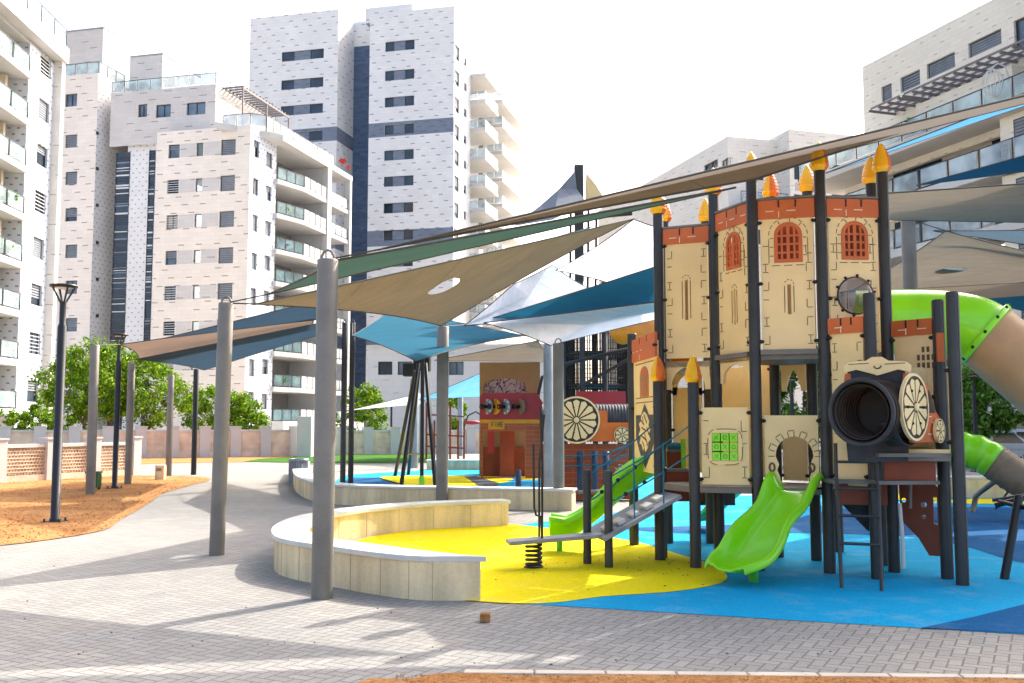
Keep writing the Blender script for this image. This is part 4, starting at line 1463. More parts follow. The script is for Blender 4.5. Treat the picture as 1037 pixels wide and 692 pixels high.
# ------------------------------------------------------------------ trees and shrubs
def tree(name, label, cat, base, top, rx, ry, cz, rz, nclump, nleaf, ls, m, trunk=.1, limbs=5, group=None):
    t = thing(name, label, cat, base, group=group)
    b = V(base)
    cc = b + Z * cz
    tr = MB('bark')
    fork = b + Z * max(.3, (cz - rz) * .9)
    tr.tube([b - Z * .05, b + V((.03, .02, fork.z * .5)), fork], [trunk * 1.25, trunk, trunk * .85], n=8)
    cl = []
    for i in range(nclump):
        while True:
            p = V((random.uniform(-1, 1), random.uniform(-1, 1), random.uniform(-1, 1)))
            if .25 < p.length < 1: break
        p = p.normalized() * (p.length ** .45)
        wob = 1 + .17 * math.sin(3.1 * p.x + 2 * p.z + base[0]) + .12 * math.sin(5 * p.z + 4 * p.x)
        cl.append((cc + V((p.x * rx * wob, p.y * ry * wob, p.z * rz * (wob if p.z > 0 else 1))), random.uniform(.55, 1.15)))
    for i in range(limbs):
        q = cl[i][0]
        mid = fork.lerp(q, .5) + Z * .15
        tr.tube([fork - Z * .05, mid, q], [trunk * .6, trunk * .35, trunk * .1], n=6)
    obj('trunk', tr, t)
    f = MB(m)
    cr = min(rx, rz) * .31
    for (c_, s_) in cl:
        for k_ in range(nleaf):
            d = V((random.gauss(0, 1), random.gauss(0, 1), random.gauss(0, .8)))
            d = d.normalized() * cr * s_ * random.random() ** .5
            p = c_ + d
            n_ = (d.normalized() + V((random.gauss(0, .7), random.gauss(0, .7), random.gauss(.5, .7)))).normalized()
            a = n_.cross(V((random.gauss(0, 1), random.gauss(0, 1), random.gauss(0, 1)))).normalized()
            bb = n_.cross(a)
            l_ = ls * random.uniform(.7, 1.35)
            f.add([p - a * l_, p - bb * l_ * .42, p + a * l_, p + bb * l_ * .42], [(0, 1, 2, 3)])
    obj('crown', f, t)
    return t
def at_ground(u, Y): return C(u, Y)
tree('tree', 'widest round green tree behind the black lamp post at left', 'tree', C(85, 48), 0, 1.85, 1.7, 3.7, 1.85, 80, 85, .105, 'leaf_bright', .09, 7, 'round street trees')
tree('tree', 'round green tree between the grey poles under the brown sail', 'tree', C(112, 50), 0, 1.8, 1.7, 3.7, 1.75, 70, 85, .105, 'leaf_bright', .09, 6, 'round street trees')
tree('tree', 'round green tree reaching right to the shortest grey pole', 'tree', C(150, 50), 0, 1.9, 1.7, 3.3, 1.75, 72, 85, .105, 'leaf_bright', .09, 6, 'round street trees')
tree('tree', 'bushy green tree half hidden by the tall lone grey pole', 'tree', C(228, 57), 0, 2.3, 1.8, 2.3, 1.6, 75, 80, .115, 'leaf_bright', .09, 5, 'round street trees')
tree('tree', 'smaller green tree to the right of the tall lone grey pole', 'tree', C(247, 58), 0, 1.4, 1.3, 2.2, 1.3, 45, 70, .11, 'leaf_bright', .08, 4, 'round street trees')
tree('tree', 'green tree under the distant white sail by the twin dark poles', 'tree', C(368, 60), 0, 1.5, 1.3, 2.2, 1.8, 50, 75, .12, 'leaf_bright', .08, 4, 'round street trees')
tree('tree', 'small green tree seen just left of the red toy house', 'tree', C(459, 62), 0, .9, .9, 2.4, 1.3, 28, 60, .12, 'leaf_bright', .07, 3, 'round street trees')
tree('tree', 'dark green tree behind the right hand black posts and lamp', 'tree', C(985, 38), 0, 1.9, 1.6, 2.45, 1.3, 95, 95, .12, 'leaf_dark', .1, 5, 'dark trees behind the castle')
tree('tree', 'dark green tree seen through the castle arch beside a lamp', 'tree', C(812, 38), 0, 1.6, 1.4, 2.6, 1.9, 90, 90, .12, 'leaf_dark', .1, 5, 'dark trees behind the castle')
tree('tree', 'dark green tree hidden mostly by the lower castle panels', 'tree', C(945, 42), 0, 1.6, 1.4, 2.6, 1.4, 45, 70, .11, 'leaf_dark', .1, 4, 'dark trees behind the castle')
for i, (u, w_, cz, lab) in enumerate(((8, 1.4, 1.55, 'clipped yellow green shrub at the left edge behind the pierced wall'), (34, 1.5, 1.5, 'clipped yellow green shrub left of the black lamp post behind the wall'), (72, 1.3, 1.3, 'low green shrub behind the wall right of the black lamp post'))):
    tree('shrub', lab, 'shrub', C(u, 56), 0, w_, 1.0, cz, .9, 34, 70, .1, 'leaf_bright', .05, 3, 'shrubs behind the pierced wall')
tree('shrub', 'taller bright yellow shrub rising behind the hedge at left', 'shrub', C(43, 58), 0, .9, .9, 2.3, .95, 22, 60, .1, 'leaf_bright', .05, 3, 'shrubs behind the pierced wall')

# ------------------------------------------------------------------ small street furniture
b = G(302, 489)
t = thing('litter_bin', 'round ribbed grey litter bin at the end of the straight stone wall', 'litter bin', b)
mb = MB('galv_blue')
mb.lathe(b, [(.25, 0), (.25, .62), (.22, .62), (.2, .5), (0, .5)], n=28)
for k_ in range(24):
    a = 2 * math.pi * k_ / 24
    mb.beam(b + V((.255 * math.cos(a), .255 * math.sin(a), .03)), b + V((.255 * math.cos(a), .255 * math.sin(a), .60)), .03, .02, up=(math.cos(a), math.sin(a), 0))
obj('body', mb, t)
mb = MB('galv_blue'); mb.lathe(b, [(.27, .60), (.27, .66), (.19, .66), (.19, .60)], n=28); obj('rim', mb, t)
b = G(92, 499)
b = G(89, 497)
t = thing('litter_bin', 'dark green litter bin partly hidden by the leaning grey pole', 'litter bin', b)
mb = MB('plastic_green'); mb.box(b + V((-.14, .16, .06)), b + V((.15, .45, .40))); obj('body', mb, t, bevel=.02)
mb = MB('plastic_green'); mb.box(b + V((-.16, .14, .405)), b + V((.17, .47, .45))); obj('lid', mb, t, bevel=.02)
mb = MB('steel_black')
for x in (-.14, .11): mb.box(b + V((x, .3, 0)), b + V((x + .04, .36, .06)))
obj('leg', mb, t)
b = G(162.5, 486)
mb = MB('bench_stone'); mb.box(b + V((-.13, -.1, 0)), b + V((.13, .1, .42))); mb.box(b + V((-.10, -.103, .25)), b + V((.06, -.1, .34)), 'grey_panel')
single('stone_stub', mb, 'short square stone stub beside the shortest grey pole', 'bollard', bevel=.02)
b = G(309, 490)
mb = MB('bench_stone'); mb.box(b + V((.1, .5, 0)), b + V((.55, .9, .45)))
single('stone_block', mb, 'squat stone block just behind the ribbed bin', 'block', bevel=.02)

# ------------------------------------------------------------------ parked vans and the picket fence
def van(label, u, Y, rz):
    t = thing('parked_car', label, 'car', C(u, Y), rz, 'white cars parked at right')
    ZS = .73
    prof = [(-2.3, .35), (2.2, .35), (2.3, .6), (2.28, .95), (1.5, 1.12), (.75, 1.82), (.5, 1.9), (-2.1, 1.92), (-2.28, 1.7), (-2.34, .7)]
    mb = MB('van_white')
    mb.plate(prof, [], (0, -.88, 0), (1, 0, 0), (0, 0, 1), 1.76)
    obj('body', mb, t, bevel=.05, local=True)
    for (a, c_) in ((-2.0, -1.0), (-.9, -.05), (.05, .85)):
        mb = MB('car_glass'); mb.plate([(a, 1.12), (c_ + (.42 if c_ > .5 else 0), 1.12), (c_, 1.72), (a, 1.72)], [], (0, -.88, 0), (1, 0, 0), (0, 0, 1), .02, d0=.012)
        obj('window', mb, t, local=True)
    mb = MB('car_glass'); mb.hexa([V(q) for q in ((1.42, -.76, 1.16), (1.47, -.76, 1.16), (1.47, .76, 1.16), (1.42, .76, 1.16), (.82, -.66, 1.76), (.88, -.66, 1.76), (.88, .66, 1.76), (.82, .66, 1.76))]); obj('windscreen', mb, t, local=True)
    for x in (-1.5, 1.5):
        for y in (-.8, .8):
            mb = MB('tyre'); mb.lathe((x, y - .1, .33), [(0, 0), (.33, 0), (.33, .2), (0, .2)], n=18, axis=(0, 1, 0)); wv = obj('wheel', mb, t, local=True)
            mb = MB('galv'); mb.lathe((x, y + (-.11 if y < 0 else .1), .33), [(0, 0), (.2, 0), (.2, .012), (0, .012)], n=14, axis=(0, 1, 0)); obj('rim', mb, wv, local=True)
    for y in (-.68, .68):
        mb = MB('white_paint'); mb.box((2.27, y - .15, .72), (2.32, y + .15, .9)); obj('headlight', mb, t, local=True)
    t.scale = (1, 1, ZS)
    mb = MB('frame_dark'); 
    for y in (-.7, .7): mb.box((-1.9, y - .02, 1.95), (.4, y + .02, 1.99))
    obj('roof_rack', mb, t, local=True)
van('white car with roof rails parked behind the picket fence and dark lamp post', 999, 43, R(-14))
van('white car parked further back at the very right edge of the photo', 1068, 47, R(-8))
a, b = G(955, 471), G(1150, 471)
t = thing('picket_fence', 'white picket fence in front of the parked white cars', 'fence', (a + b) / 2)
mb = MB('white_paint')
for z in (.2, .6): mb.beam(a + Z * z, b + Z * z, .03, .05)
obj('rail', mb, t)
mb = MB('white_paint')
n_ = 48
for i in range(n_):
    q = a.lerp(b, i / n_); mb.beam(q, q + Z * .72, .04, .03)
mb_o = obj('picket_panel', mb, t)
# ------------------------------------------------------------------ the play castle
K_ = thing('play_castle', 'beige and red toy castle play structure with yellow turret caps, slides and tubes', 'playground', C(800, 11.2))
PR = .064
posts = {
 'A': (669, 12.15, 4.2, 'y'), 'B': (726.5, 11.85, 4.37, 'y'), 'C': (766, 11.1, 4.36, 'y'), 'D': (836.5, 10.9, 4.42, 'y'), 'E': (901, 10.97, 4.42, 'y'),
 'F': (785.5, 12.2, 4.42, 'o'), 'G': (823.5, 11.9, 4.42, 'y'), 'H': (889.5, 11.5, 4.42, 'y'), 'I': (718, 13.6, 4.40, 'y'), 'J': (675.5, 13.6, 4.40, 'y'),
 'K': (702.5, 11.3, 2.08, 'y'), 'L': (667, 11.93, 2.12, 'o'), 'M': (641, 13.4, 2.82, ''), 'N': (615.5, 11.3, 1.08, ''), 'O': (594, 11.6, 1.08, ''),
 'P': (884, 10.5, 2.99, ''), 'Q': (954, 10.5, 2.92, ''), 'R': (969, 10.1, 2.95, ''), 'S': (846, 12.7, 2.4, ''), 'T': (897, 11.55, 1.3, ''),
}
PW = {}
for k_, (u, Y, h, cap) in posts.items():
    b = C(u, Y); PW[k_] = b
    r = .047 if k_ in 'NO' else PR
    mb = MB('post_dark'); mb.lathe(b, [(r, -.03), (r, h - .01), (r * .9, h), (0, h)], n=18)
    for a in range(4):      # shallow flutes of the aluminium profile
        d = V((math.cos(a * math.pi / 2 + .5), math.sin(a * math.pi / 2 + .5), 0)) * r
        mb.beam(b + d + Z * .0, b + d + Z * (h - .02), .012, .006, up=d)
    o = obj('post', mb, K_)
    if cap:
        cm = 'cap_yellow' if cap == 'y' else 'cap_orange'
        cp = MB(cm)
        s = 1.0 if h > 3 else .92
        pr = [(.0, -.005), (.07, -.005), (.098, .03), (.106, .05), (.092, .092), (.104, .088), (.088, .135), (.098, .131), (.078, .178), (.086, .174), (.064, .22), (.072, .216), (.046, .262), (.053, .258), (.024, .31), (.0, .335)]
        n_ = 16
        vs = [b + V((max(r_, 1e-4) * s * math.cos(2 * math.pi * q / n_), max(r_, 1e-4) * s * math.sin(2 * math.pi * q / n_), h + z_ * s)) for (r_, z_) in pr for q in range(n_)]
        for om in ('cap_yellow', 'cap_orange'):       # two tone roof: yellow tiles, orange ones on one flank
            fs = []
            for q in range(n_):
                an = 360 * (q + .5) / n_
                isor = (cap == 'y' and (an > 285 or an < 30)) or (cap == 'o' and not 150 < an < 255)
                if isor == (om == 'cap_orange'):
                    fs += [(i * n_ + q, i * n_ + (q + 1) % n_, (i + 1) * n_ + (q + 1) % n_, (i + 1) * n_ + q) for i in range(len(pr) - 1)]
            cp.add(vs, fs, om)
        obj('turret_cap', cp, o)

class Fr:
    def __init__(s, a, b, inset=.02, r=PR):
        a, b = (PW[q] if isinstance(q, str) else V(q) for q in (a, b))
        s.X = (b - a); s.X.z = 0; L = s.X.length; s.X.normalize()
        s.N = s.X.cross(Z)
        s.O = a + s.X * (r + inset); s.O.z = 0
        s.w = L - 2 * (r + inset)
    def pt(s, x, z, d=0.0): return s.O + s.X * x + Z * z + s.N * d
    def bar(s, mb, x0, z0, x1, z1, m, w=.0075, d=.0, dep=.004):
        mb.beam(s.pt(x0, z0, d), s.pt(x1, z1, d), w, dep, m, up=s.N)

def knobs(f, mb, zs):
    for z in zs:
        for x in (-.012, f.w + .012):
            mb.sphere(f.pt(x, z, .018), .028, 'black', 8, 5, 1.3, 1, .8)

def quoins(f, mb, z0, z1, n, d=.0025):
    h = (z1 - z0) / n
    m = 'hdpe_groove'
    L = .06 if f.w > .4 else .05
    for side in (0, 1):
        e = .022 if f.w > .4 else .018
        for i in range(n):
            za = z0 + h * (i + .15); zb = z0 + h * (i + .62)
            x = lambda q: q if side == 0 else f.w - q
            k = (i + side) % 3
            if k == 0:
                f.bar(mb, x(e), za, x(e + L), za, m, d=d); f.bar(mb, x(e + L), za + .007, x(e + L), zb, m, d=d)
            elif k == 1:
                f.bar(mb, x(e), za, x(e + L), za, m, d=d); f.bar(mb, x(e), zb, x(e + L), zb, m, d=d); f.bar(mb, x(e + L * .5), za + .007, x(e + L * .5), zb - .007, m, d=d)
            else:
                f.bar(mb, x(e), zb, x(e + L), zb, m, d=d)
                if side: f.bar(mb, x(e + L), za, x(e + L), zb - .007, m, d=d)

def panel(a, b, z0, z1, red=None, win=None, slit=None, quo=6, name='wall_panel', m='hdpe_beige', holes=(), loop=None, kz=True, d0=.0, th=.03, brow=True):
    f = Fr(a, b)
    hs = list(holes)
    wz = None
    if win:
        cx, zb, wd, ht = win
        wz = arch(cx - wd / 2, cx + wd / 2, zb, zb + ht, zb + ht - wd / 2)
        hs.append(wz)
    if slit:
        cx, zb, ht = slit
        hs.append([(cx - .02, zb), (cx + .02, zb), (cx + .02, zb + ht), (cx - .02, zb + ht)])
    mb = MB(m)
    mb.plate(loop or rect(0, f.w, z0, z1), hs, f.O, f.X, Z, th, d0=d0)
    if quo: quoins(f, mb, z0 + .04, z1 - (.25 if win else .05), quo, d0 + .0025)
    if kz: knobs(f, mb, (z0 + .1, (z0 + z1) / 2, z1 - .06) if z1 - z0 > .9 else (z0 + .06, z1 - .06))
    if slit:
        cx, zb, ht = slit
        for k in range(8):
            th_ = math.pi * k / 8; th2 = math.pi * (k + 1) / 8
            if k % 2 == 0: f.bar(mb, cx + .05 * math.cos(th_), zb + ht + .05 * math.sin(th_), cx + .05 * math.cos(th2), zb + ht + .05 * math.sin(th2), 'hdpe_groove', d=d0 + .0025)
        for sx in (-.05, .05): f.bar(mb, cx + sx, zb + .02, cx + sx, zb + ht - .02, 'hdpe_groove', .008, d=d0 + .0025)
        mb.beam(f.pt(cx, zb, -.045), f.pt(cx, zb + ht, -.045), .08, .01, 'hdpe_tan', up=f.N)
    if win and brow:
        cx, zb, wd, ht = win
        zs = zb + ht - wd / 2
        for k in range(9):
            a0 = math.pi * k / 9 + .06; a1 = math.pi * (k + 1) / 9 - .06
            rr = wd / 2 + .075
            f.bar(mb, cx + rr * math.cos(a0), zs + rr * math.sin(a0), cx + rr * math.cos(a1), zs + rr * math.sin(a1), 'hdpe_groove', d=d0 + .0025)
            if k in (2, 4, 6): f.bar(mb, cx + (rr - .05) * math.cos(a0), zs + (rr - .05) * math.sin(a0), cx + (rr - .01) * math.cos(a0), zs + (rr - .01) * math.sin(a0), 'hdpe_groove', d=d0 + .0025)
        for sx in (-1, 1):
            x = cx + sx * (wd / 2 + .075)
            f.bar(mb, x, zb - .02, x, zs - .03, 'hdpe_groove', d=d0 + .0025)
            for q in (.06, .16, .26):
                f.bar(mb, x - sx * .05, zb + q, x - sx * .012, zb + q, 'hdpe_groove', d=d0 + .0025)
        for q in (-.18, -.05, .08): f.bar(mb, cx + q, zb - .05, cx + q + .09, zb - .05, 'hdpe_groove', d=d0 + .0025)
    po = obj(name, mb, K_)
    if win:
        cx, zb, wd, ht = win
        out = arch(cx - wd / 2 - .018, cx + wd / 2 + .018, zb - .018, zb + ht + .018, zb + ht - wd / 2)
        wm = MB('hdpe_red')
        e = .022
        inner = arch(cx - wd / 2 + e, cx + wd / 2 - e, zb + e, zb + ht - e, zb + ht - wd / 2)
        wm.plate(out, [inner], f.O, f.X, Z, .02, d0=d0 + .012)
        for i in range(1, 4):
            x = cx - wd / 2 + wd * i / 4
            zt = zb + ht - wd / 2 + math.sqrt(max(0, (wd / 2 - e) ** 2 - (x - cx) ** 2))
            wm.beam(f.pt(x, zb + e, d0 + .002), f.pt(x, zt, d0 + .002), .022 if i != 2 else .035, .014, up=f.N)
        for i in range(1, 4):
            z = zb + (ht - .04) * i / 4
            hw = wd / 2 - e
            if z > zb + ht - wd / 2: hw = math.sqrt(max(.001, hw ** 2 - (z - (zb + ht - wd / 2)) ** 2))
            wm.beam(f.pt(cx - hw, z, d0 - .001), f.pt(cx + hw, z, d0 - .001), .022, .012, up=f.N)
        obj('window', wm, po)
        wb = MB('hdpe_brown'); wb.plate(arch(cx - wd / 2 - .01, cx + wd / 2 + .01, zb - .01, zb + ht + .01, zb + ht - wd / 2), [], f.O, f.X, Z, .01, d0=d0 - .06)
        obj('window_back', wb, po)
    if red:
        za, zb = red
        rm = MB('hdpe_red')
        slit_marks = [f.w * .36, f.w * .68]
        loop = [(-.02, za), (f.w + .02, za), (f.w + .02, zb)]
        for gx in slit_marks: f.bar(rm, gx, zb - .085, gx, zb - .002, 'black', .018, d=d0 + .0235)  # black bars laid on the board for the darkness of open slits
        loop += [(-.02, zb)]
        rm.plate(loop, [], f.O, f.X, Z, .034, d0=d0 + .022)
        for x, l_ in ((.06, .09), (.29, .1), (.52, .1)):
            if x + l_ < f.w: f.bar(rm, x, (za + zb) / 2 - .02, x + l_, (za + zb) / 2 - .02, 'mortar_mark', .010, d=d0 + .025)
        f.bar(rm, f.w * .36, za + .01, f.w * .36, za + .08, 'mortar_mark', .010, d=d0 + .025)
        obj('battlement', rm, po)
    return f, po

ZB = 2.42
f1, _ = panel('A', 'B', 2.40, 3.84, red=(3.80, 3.99), slit=(.26, 2.86, .5), quo=7)
f2, _ = panel('B', 'C', ZB, 3.92, red=(3.90, 4.11), win=(.33, 3.42, .27, .40), slit=(.33, 2.75, .42), quo=6)
f3, _ = panel('C', 'D', ZB, 3.92, red=(3.90, 4.11), win=(.30, 3.42, .27, .42), slit=(.30, 2.82, .34), quo=6)
f4, p4 = panel('D', 'E', 2.05, 3.92, red=(3.90, 4.10), win=(.30, 3.44, .27, .40), quo=8, holes=[circ(.29, 3.02, .2, 22)])
panel('E', 'H', 2.42, 4.05, quo=0, name='wall_panel')
panel('J', 'I', 3.0, 3.95, quo=0, red=(3.9, 4.1))
panel('F', 'G', 2.5, 3.9, quo=0, m='hdpe_beige')
# grey coping strips along the battlements
for (f, zz) in ((f1, 4.0), (f2, 4.12), (f3, 4.12), (f4, 4.11)):
    mb = MB('deck_metal'); mb.beam(f.pt(-.02, zz + .012, -.02), f.pt(f.w + .02, zz + .012, -.02), .10, .022, up=Z); obj('coping', mb, K_)
# bubble window
mb = MB('bubble')
c = f4.pt(.29, 3.02, .0)
prof = [(.205 * math.cos(q), .17 * math.sin(q)) for q in [math.pi / 2 * i / 8 for i in range(9)]]
mb.lathe(c, prof, n=28, axis=f4.N)
bo = obj('bubble_window', mb, K_)
mb = MB('black')
for i in range(10):
    a = 2 * math.pi * i / 10 + .2
    mb.sphere(c + f4.X * .225 * math.cos(a) + Z * .225 * math.sin(a) + f4.N * .008, .017, 'black', 8, 5)
mb.tube([c + f4.X * .205 * math.cos(a) + Z * .205 * math.sin(a) + f4.N * .006 for a in [2 * math.pi * i / 28 for i in range(28)]], .010, 'tunnel_grey', 6, closed=True)
obj('bubble_rim', mb, bo)

# decks
def deck(keys, z, th=.07, name='deck'):
    q = [PW[k_] if isinstance(k_, str) else V(k_) for k_ in keys]
    mb = MB('deck_metal'); mb.plate([(p.x, p.y) for p in q], [], (0, 0, z), (1, 0, 0), (0, 1, 0), th)
    return obj(name, mb, K_)
deck(['B', 'C', 'D', 'E', 'H', 'G', 'F'], 2.39)
deck(['A', 'B', 'I', 'J'], 2.36)
deck(['K', 'C', 'D', 'E', 'H', 'G', 'F', 'I', 'L'], .905)
deck([C(878, 10.32), C(962, 10.06), C(962, 10.9), C(900, 10.95)], 1.28, .05)
for (a, b, z) in (('K', 'C', .87), ('C', 'D', .87), ('C', 'D', 2.40), ('B', 'C', 2.385)):
    f = Fr(a, b, 0); mb = MB('deck_metal'); mb.beam(f.pt(0, z, .03), f.pt(f.w, z, .03), .06, .055, up=Z)
    obj('deck_edge', mb, K_)
# arched aprons under the upper deck
for (a, b, z0, z1, pt_) in (('A', 'B', 2.02, 2.36, False), ('B', 'C', 2.08, 2.36, False), ('F', 'G', 2.0, 2.34, True), ('J', 'I', 2.0, 2.34, False)):
    f = Fr(a, b)
    e = .06
    lp = [(0, z0), (e, z0)] + [(p[0], p[1]) for p in arch(e, f.w - e, z0, z1 - .07, z0 + .04, 12, pt_)[2:][::-1]] + [(f.w - e, z0), (f.w, z0), (f.w, z1), (0, z1)]
    mb = MB('hdpe_beige'); mb.plate(lp, [], f.O, f.X, Z, .03, d0=.0); obj('arch_apron', mb, K_)
# lower panels
f, po = panel('K', 'C', .93, 1.79, quo=3, holes=[rect(.12, .40, 1.20, 1.50)])
mb = MB('hdpe_beige')
ring = []
for q in range(28):
    a = 2 * math.pi * q / 28
    ring.append((.26 + .19 * math.copysign(abs(math.cos(a)) ** .5, math.cos(a)), 1.35 + .20 * math.copysign(abs(math.sin(a)) ** .5, math.sin(a))))
mb.plate(ring, [rect(.115, .405, 1.195, 1.505)], f.O, f.X, Z, .012, d0=.012)
for q in range(28):
    if q % 4: f.bar(mb, ring[q][0], ring[q][1], ring[(q + 1) % 28][0], ring[(q + 1) % 28][1], 'hdpe_groove', d=.013)
fo = obj('game_frame', mb, po)
for i in range(3):
    for j in range(3):
        c = f.pt(.165 + i * .095, 1.245 + j * .105, -.01)
        mb = MB('slide_green'); mb.beam(c - Z * .045, c + Z * .045, .085, .05, up=f.N)
        s_ = .022
        if (i + j) % 2:
            mb.tube([c + f.N * .026 + f.X * s_ * math.cos(a) + Z * s_ * math.sin(a) for a in [2 * math.pi * q / 10 for q in range(10)]], .005, 'slide_green_dark', 5, closed=True)
        else:
            for sg in (-1, 1): mb.beam(c + f.N * .026 - f.X * s_ - Z * s_ * sg, c + f.N * .026 + f.X * s_ + Z * s_ * sg, .007, .006, 'slide_green_dark', up=f.N)
        obj('game_cube', mb, fo)
mb = MB('black')
for q in (.118, .2125, .3075, .402): mb.beam(f.pt(q, 1.185, -.03), f.pt(q, 1.505, -.03), .012, .012)
obj('game_rod', mb, fo)
fa = Fr('C', 'D')
x0, x1 = .13, .50
door = [(x0 + .03, .86), (x1 - .03, .86), (x1 - .03, 1.02), (x1, 1.1), (x1 - .02, 1.16), (x1 + .015, 1.24)] + [(p[0], p[1]) for p in arch(x0 - .015, x1 + .015, 1.2, 1.47, 1.25, 12)[2:]][1:] + [(x0 + .02, 1.16), (x0, 1.1), (x0 + .03, 1.02)]
f, po = panel('C', 'D', .84, 1.70, quo=0, loop=[(0, .84), (x0 + .03, .84)] + door[1:0:-1][:0] + [(x0 + .03, .86)][:0] + [q for q in [(x0 + .03, 1.02), (x0, 1.1), (x0 + .02, 1.16)]] + [(p[0], p[1]) for p in arch(x0 - .015, x1 + .015, 1.2, 1.47, 1.25, 12)[2:][::-1]] + [(x1 - .02, 1.16), (x1, 1.1), (x1 - .03, 1.02), (x1 - .03, .84), (fa.w, .84), (fa.w, 1.70), (0, 1.70)])
mb = MB('hdpe_groove')
cx = (x0 + x1) / 2
for k_ in range(13):
    a = math.pi * (k_ + .0) / 12
    for r0, r1 in ((.215, .275),):
        f.bar(mb, cx + r0 * math.cos(a), 1.25 + r0 * math.sin(a), cx + r1 * math.cos(a), 1.25 + r1 * math.sin(a), None, .008, d=.0025)
    if k_ % 2 == 0 and k_ < 12:
        a2 = math.pi * (k_ + .9) / 12
        f.bar(mb, cx + .285 * math.cos(a), 1.25 + .285 * math.sin(a), cx + .285 * math.cos(a2), 1.25 + .285 * math.sin(a2), None, .008, d=.0025)
for sx in (.075, fa.w - .075):
    mb.tube([f.pt(sx + .028 * math.cos(a), 1.13 + .045 * math.sin(a), .003) for a in [2 * math.pi * q / 12 for q in range(12)]], .012, None, 5, closed=True)
obj('stone_marks', mb, po)
# back walls seen under the upper deck
panel('I', 'F', .95, 2.34, quo=0); panel('J', 'I', .95, 2.1, quo=0); panel('G', 'H', .95, 1.7, quo=0); panel('F', 'G', .93, 1.66, quo=0)
f = Fr('D', 'H')
# tall lion panel on the left
f = Fr('M', 'L')
fM, po = panel('M', 'L', 1.0, 2.62, red=(2.42, 2.72), quo=0)
w_ = f.w
mb = MB('hdpe_red'); mb.plate(arch(w_ * .3, w_ * .68, 1.95, 2.34, 2.2), [], f.O, f.X, Z, .006, d0=.006)
wo = obj('window', mb, po)
mb = MB('hdpe_tan')
for i in range(1, 4): mb.beam(f.pt(w_ * (.3 + .38 * i / 4), 1.97, .008), f.pt(w_ * (.3 + .38 * i / 4), 2.24, .008), .03, .006, up=f.N)
for i in range(1, 4): mb.beam(f.pt(w_ * .32, 1.95 + .085 * i, .009), f.pt(w_ * .66, 1.95 + .085 * i, .009), .02, .006, up=f.N)
obj('window_bars', mb, wo)
mb = MB('post_dark')
sh = [(.5, 1.05), (.72, 1.22), (.9, 1.42), (.9, 1.72), (.68, 1.72), (.5, 1.86), (.34, 1.72), (.1, 1.72), (.1, 1.42), (.28, 1.22)]
mb.plate([(w_ * a, b) for a, b in sh], [], f.O, f.X, Z, .006, d0=.005)
so_ = obj('shield', mb, po)
mb = MB('hdpe_beige')   # lion in relief: head with mane, raised paws, body, tail
lion = [(.36, 1.74), (.5, 1.80), (.62, 1.76), (.74, 1.66), (.70, 1.60), (.80, 1.54), (.72, 1.48), (.80, 1.40), (.68, 1.36), (.66, 1.28), (.54, 1.22), (.50, 1.30), (.42, 1.24), (.36, 1.32), (.24, 1.34), (.32, 1.42), (.20, 1.46), (.30, 1.54), (.22, 1.62), (.32, 1.66)]
mb.plate([(w_ * (.5 + (a - .5) * .85), 1.5 + (b - 1.5) * .88) for a, b in lion], [], f.O, f.X, Z, .006, d0=.012)
for (a, b, c_, d_) in ((.34, 1.66, .5, 1.60), (.5, 1.72, .62, 1.62), (.4, 1.56, .58, 1.52), (.62, 1.56, .7, 1.48), (.36, 1.46, .52, 1.42), (.58, 1.42, .64, 1.34), (.42, 1.38, .5, 1.32), (.52, 1.50, .56, 1.40), (.44, 1.70, .46, 1.64)):
    f.bar(mb, w_ * a, b, w_ * c_, d_, 'post_dark', .022, d=.014)
obj('lion_crest', mb, so_)
mb = MB('hdpe_groove')
for z in (1.94, 1.88, 2.38): f.bar(mb, w_ * .1, z, w_ * .9, z, None, .01, d=.0025)
obj('stone_marks', mb, po)

# stairs between left tower posts
st = [(676, 692, 458, 474, 12.6), (675, 708, 478, 492, 12.3), (672, 712, 496, 508, 12.0)]
for (ua, ub, va, vb, Y) in st:
    a, b = P(ua, vb, Y), P(ub, va, Y)
    mb = MB('hdpe_brown'); mb.box((a.x, Y, a.z), (b.x, Y + .03, b.z)); obj('stair_riser', mb, K_)
for (ua, ub, va, vb, Y) in st:
    a, b = P(ua, va, Y), P(ub, va, Y)
    mb = MB('deck_metal'); mb.box((a.x, Y - .02, a.z + .002), (b.x, Y + .34, a.z + .035)); obj('stair_tread', mb, K_)
mb = MB('slide_green'); a = P(692, 465, 12.55); mb.tube([a - Z * .22, a + Z * .25], .03); obj('handle', mb, K_)
mb = MB('rope_teal'); mb.sphere(P(684, 453, 12.7), .09, None, 10, 6, 1.3, 1, .7); obj('step_pad', mb, K_)

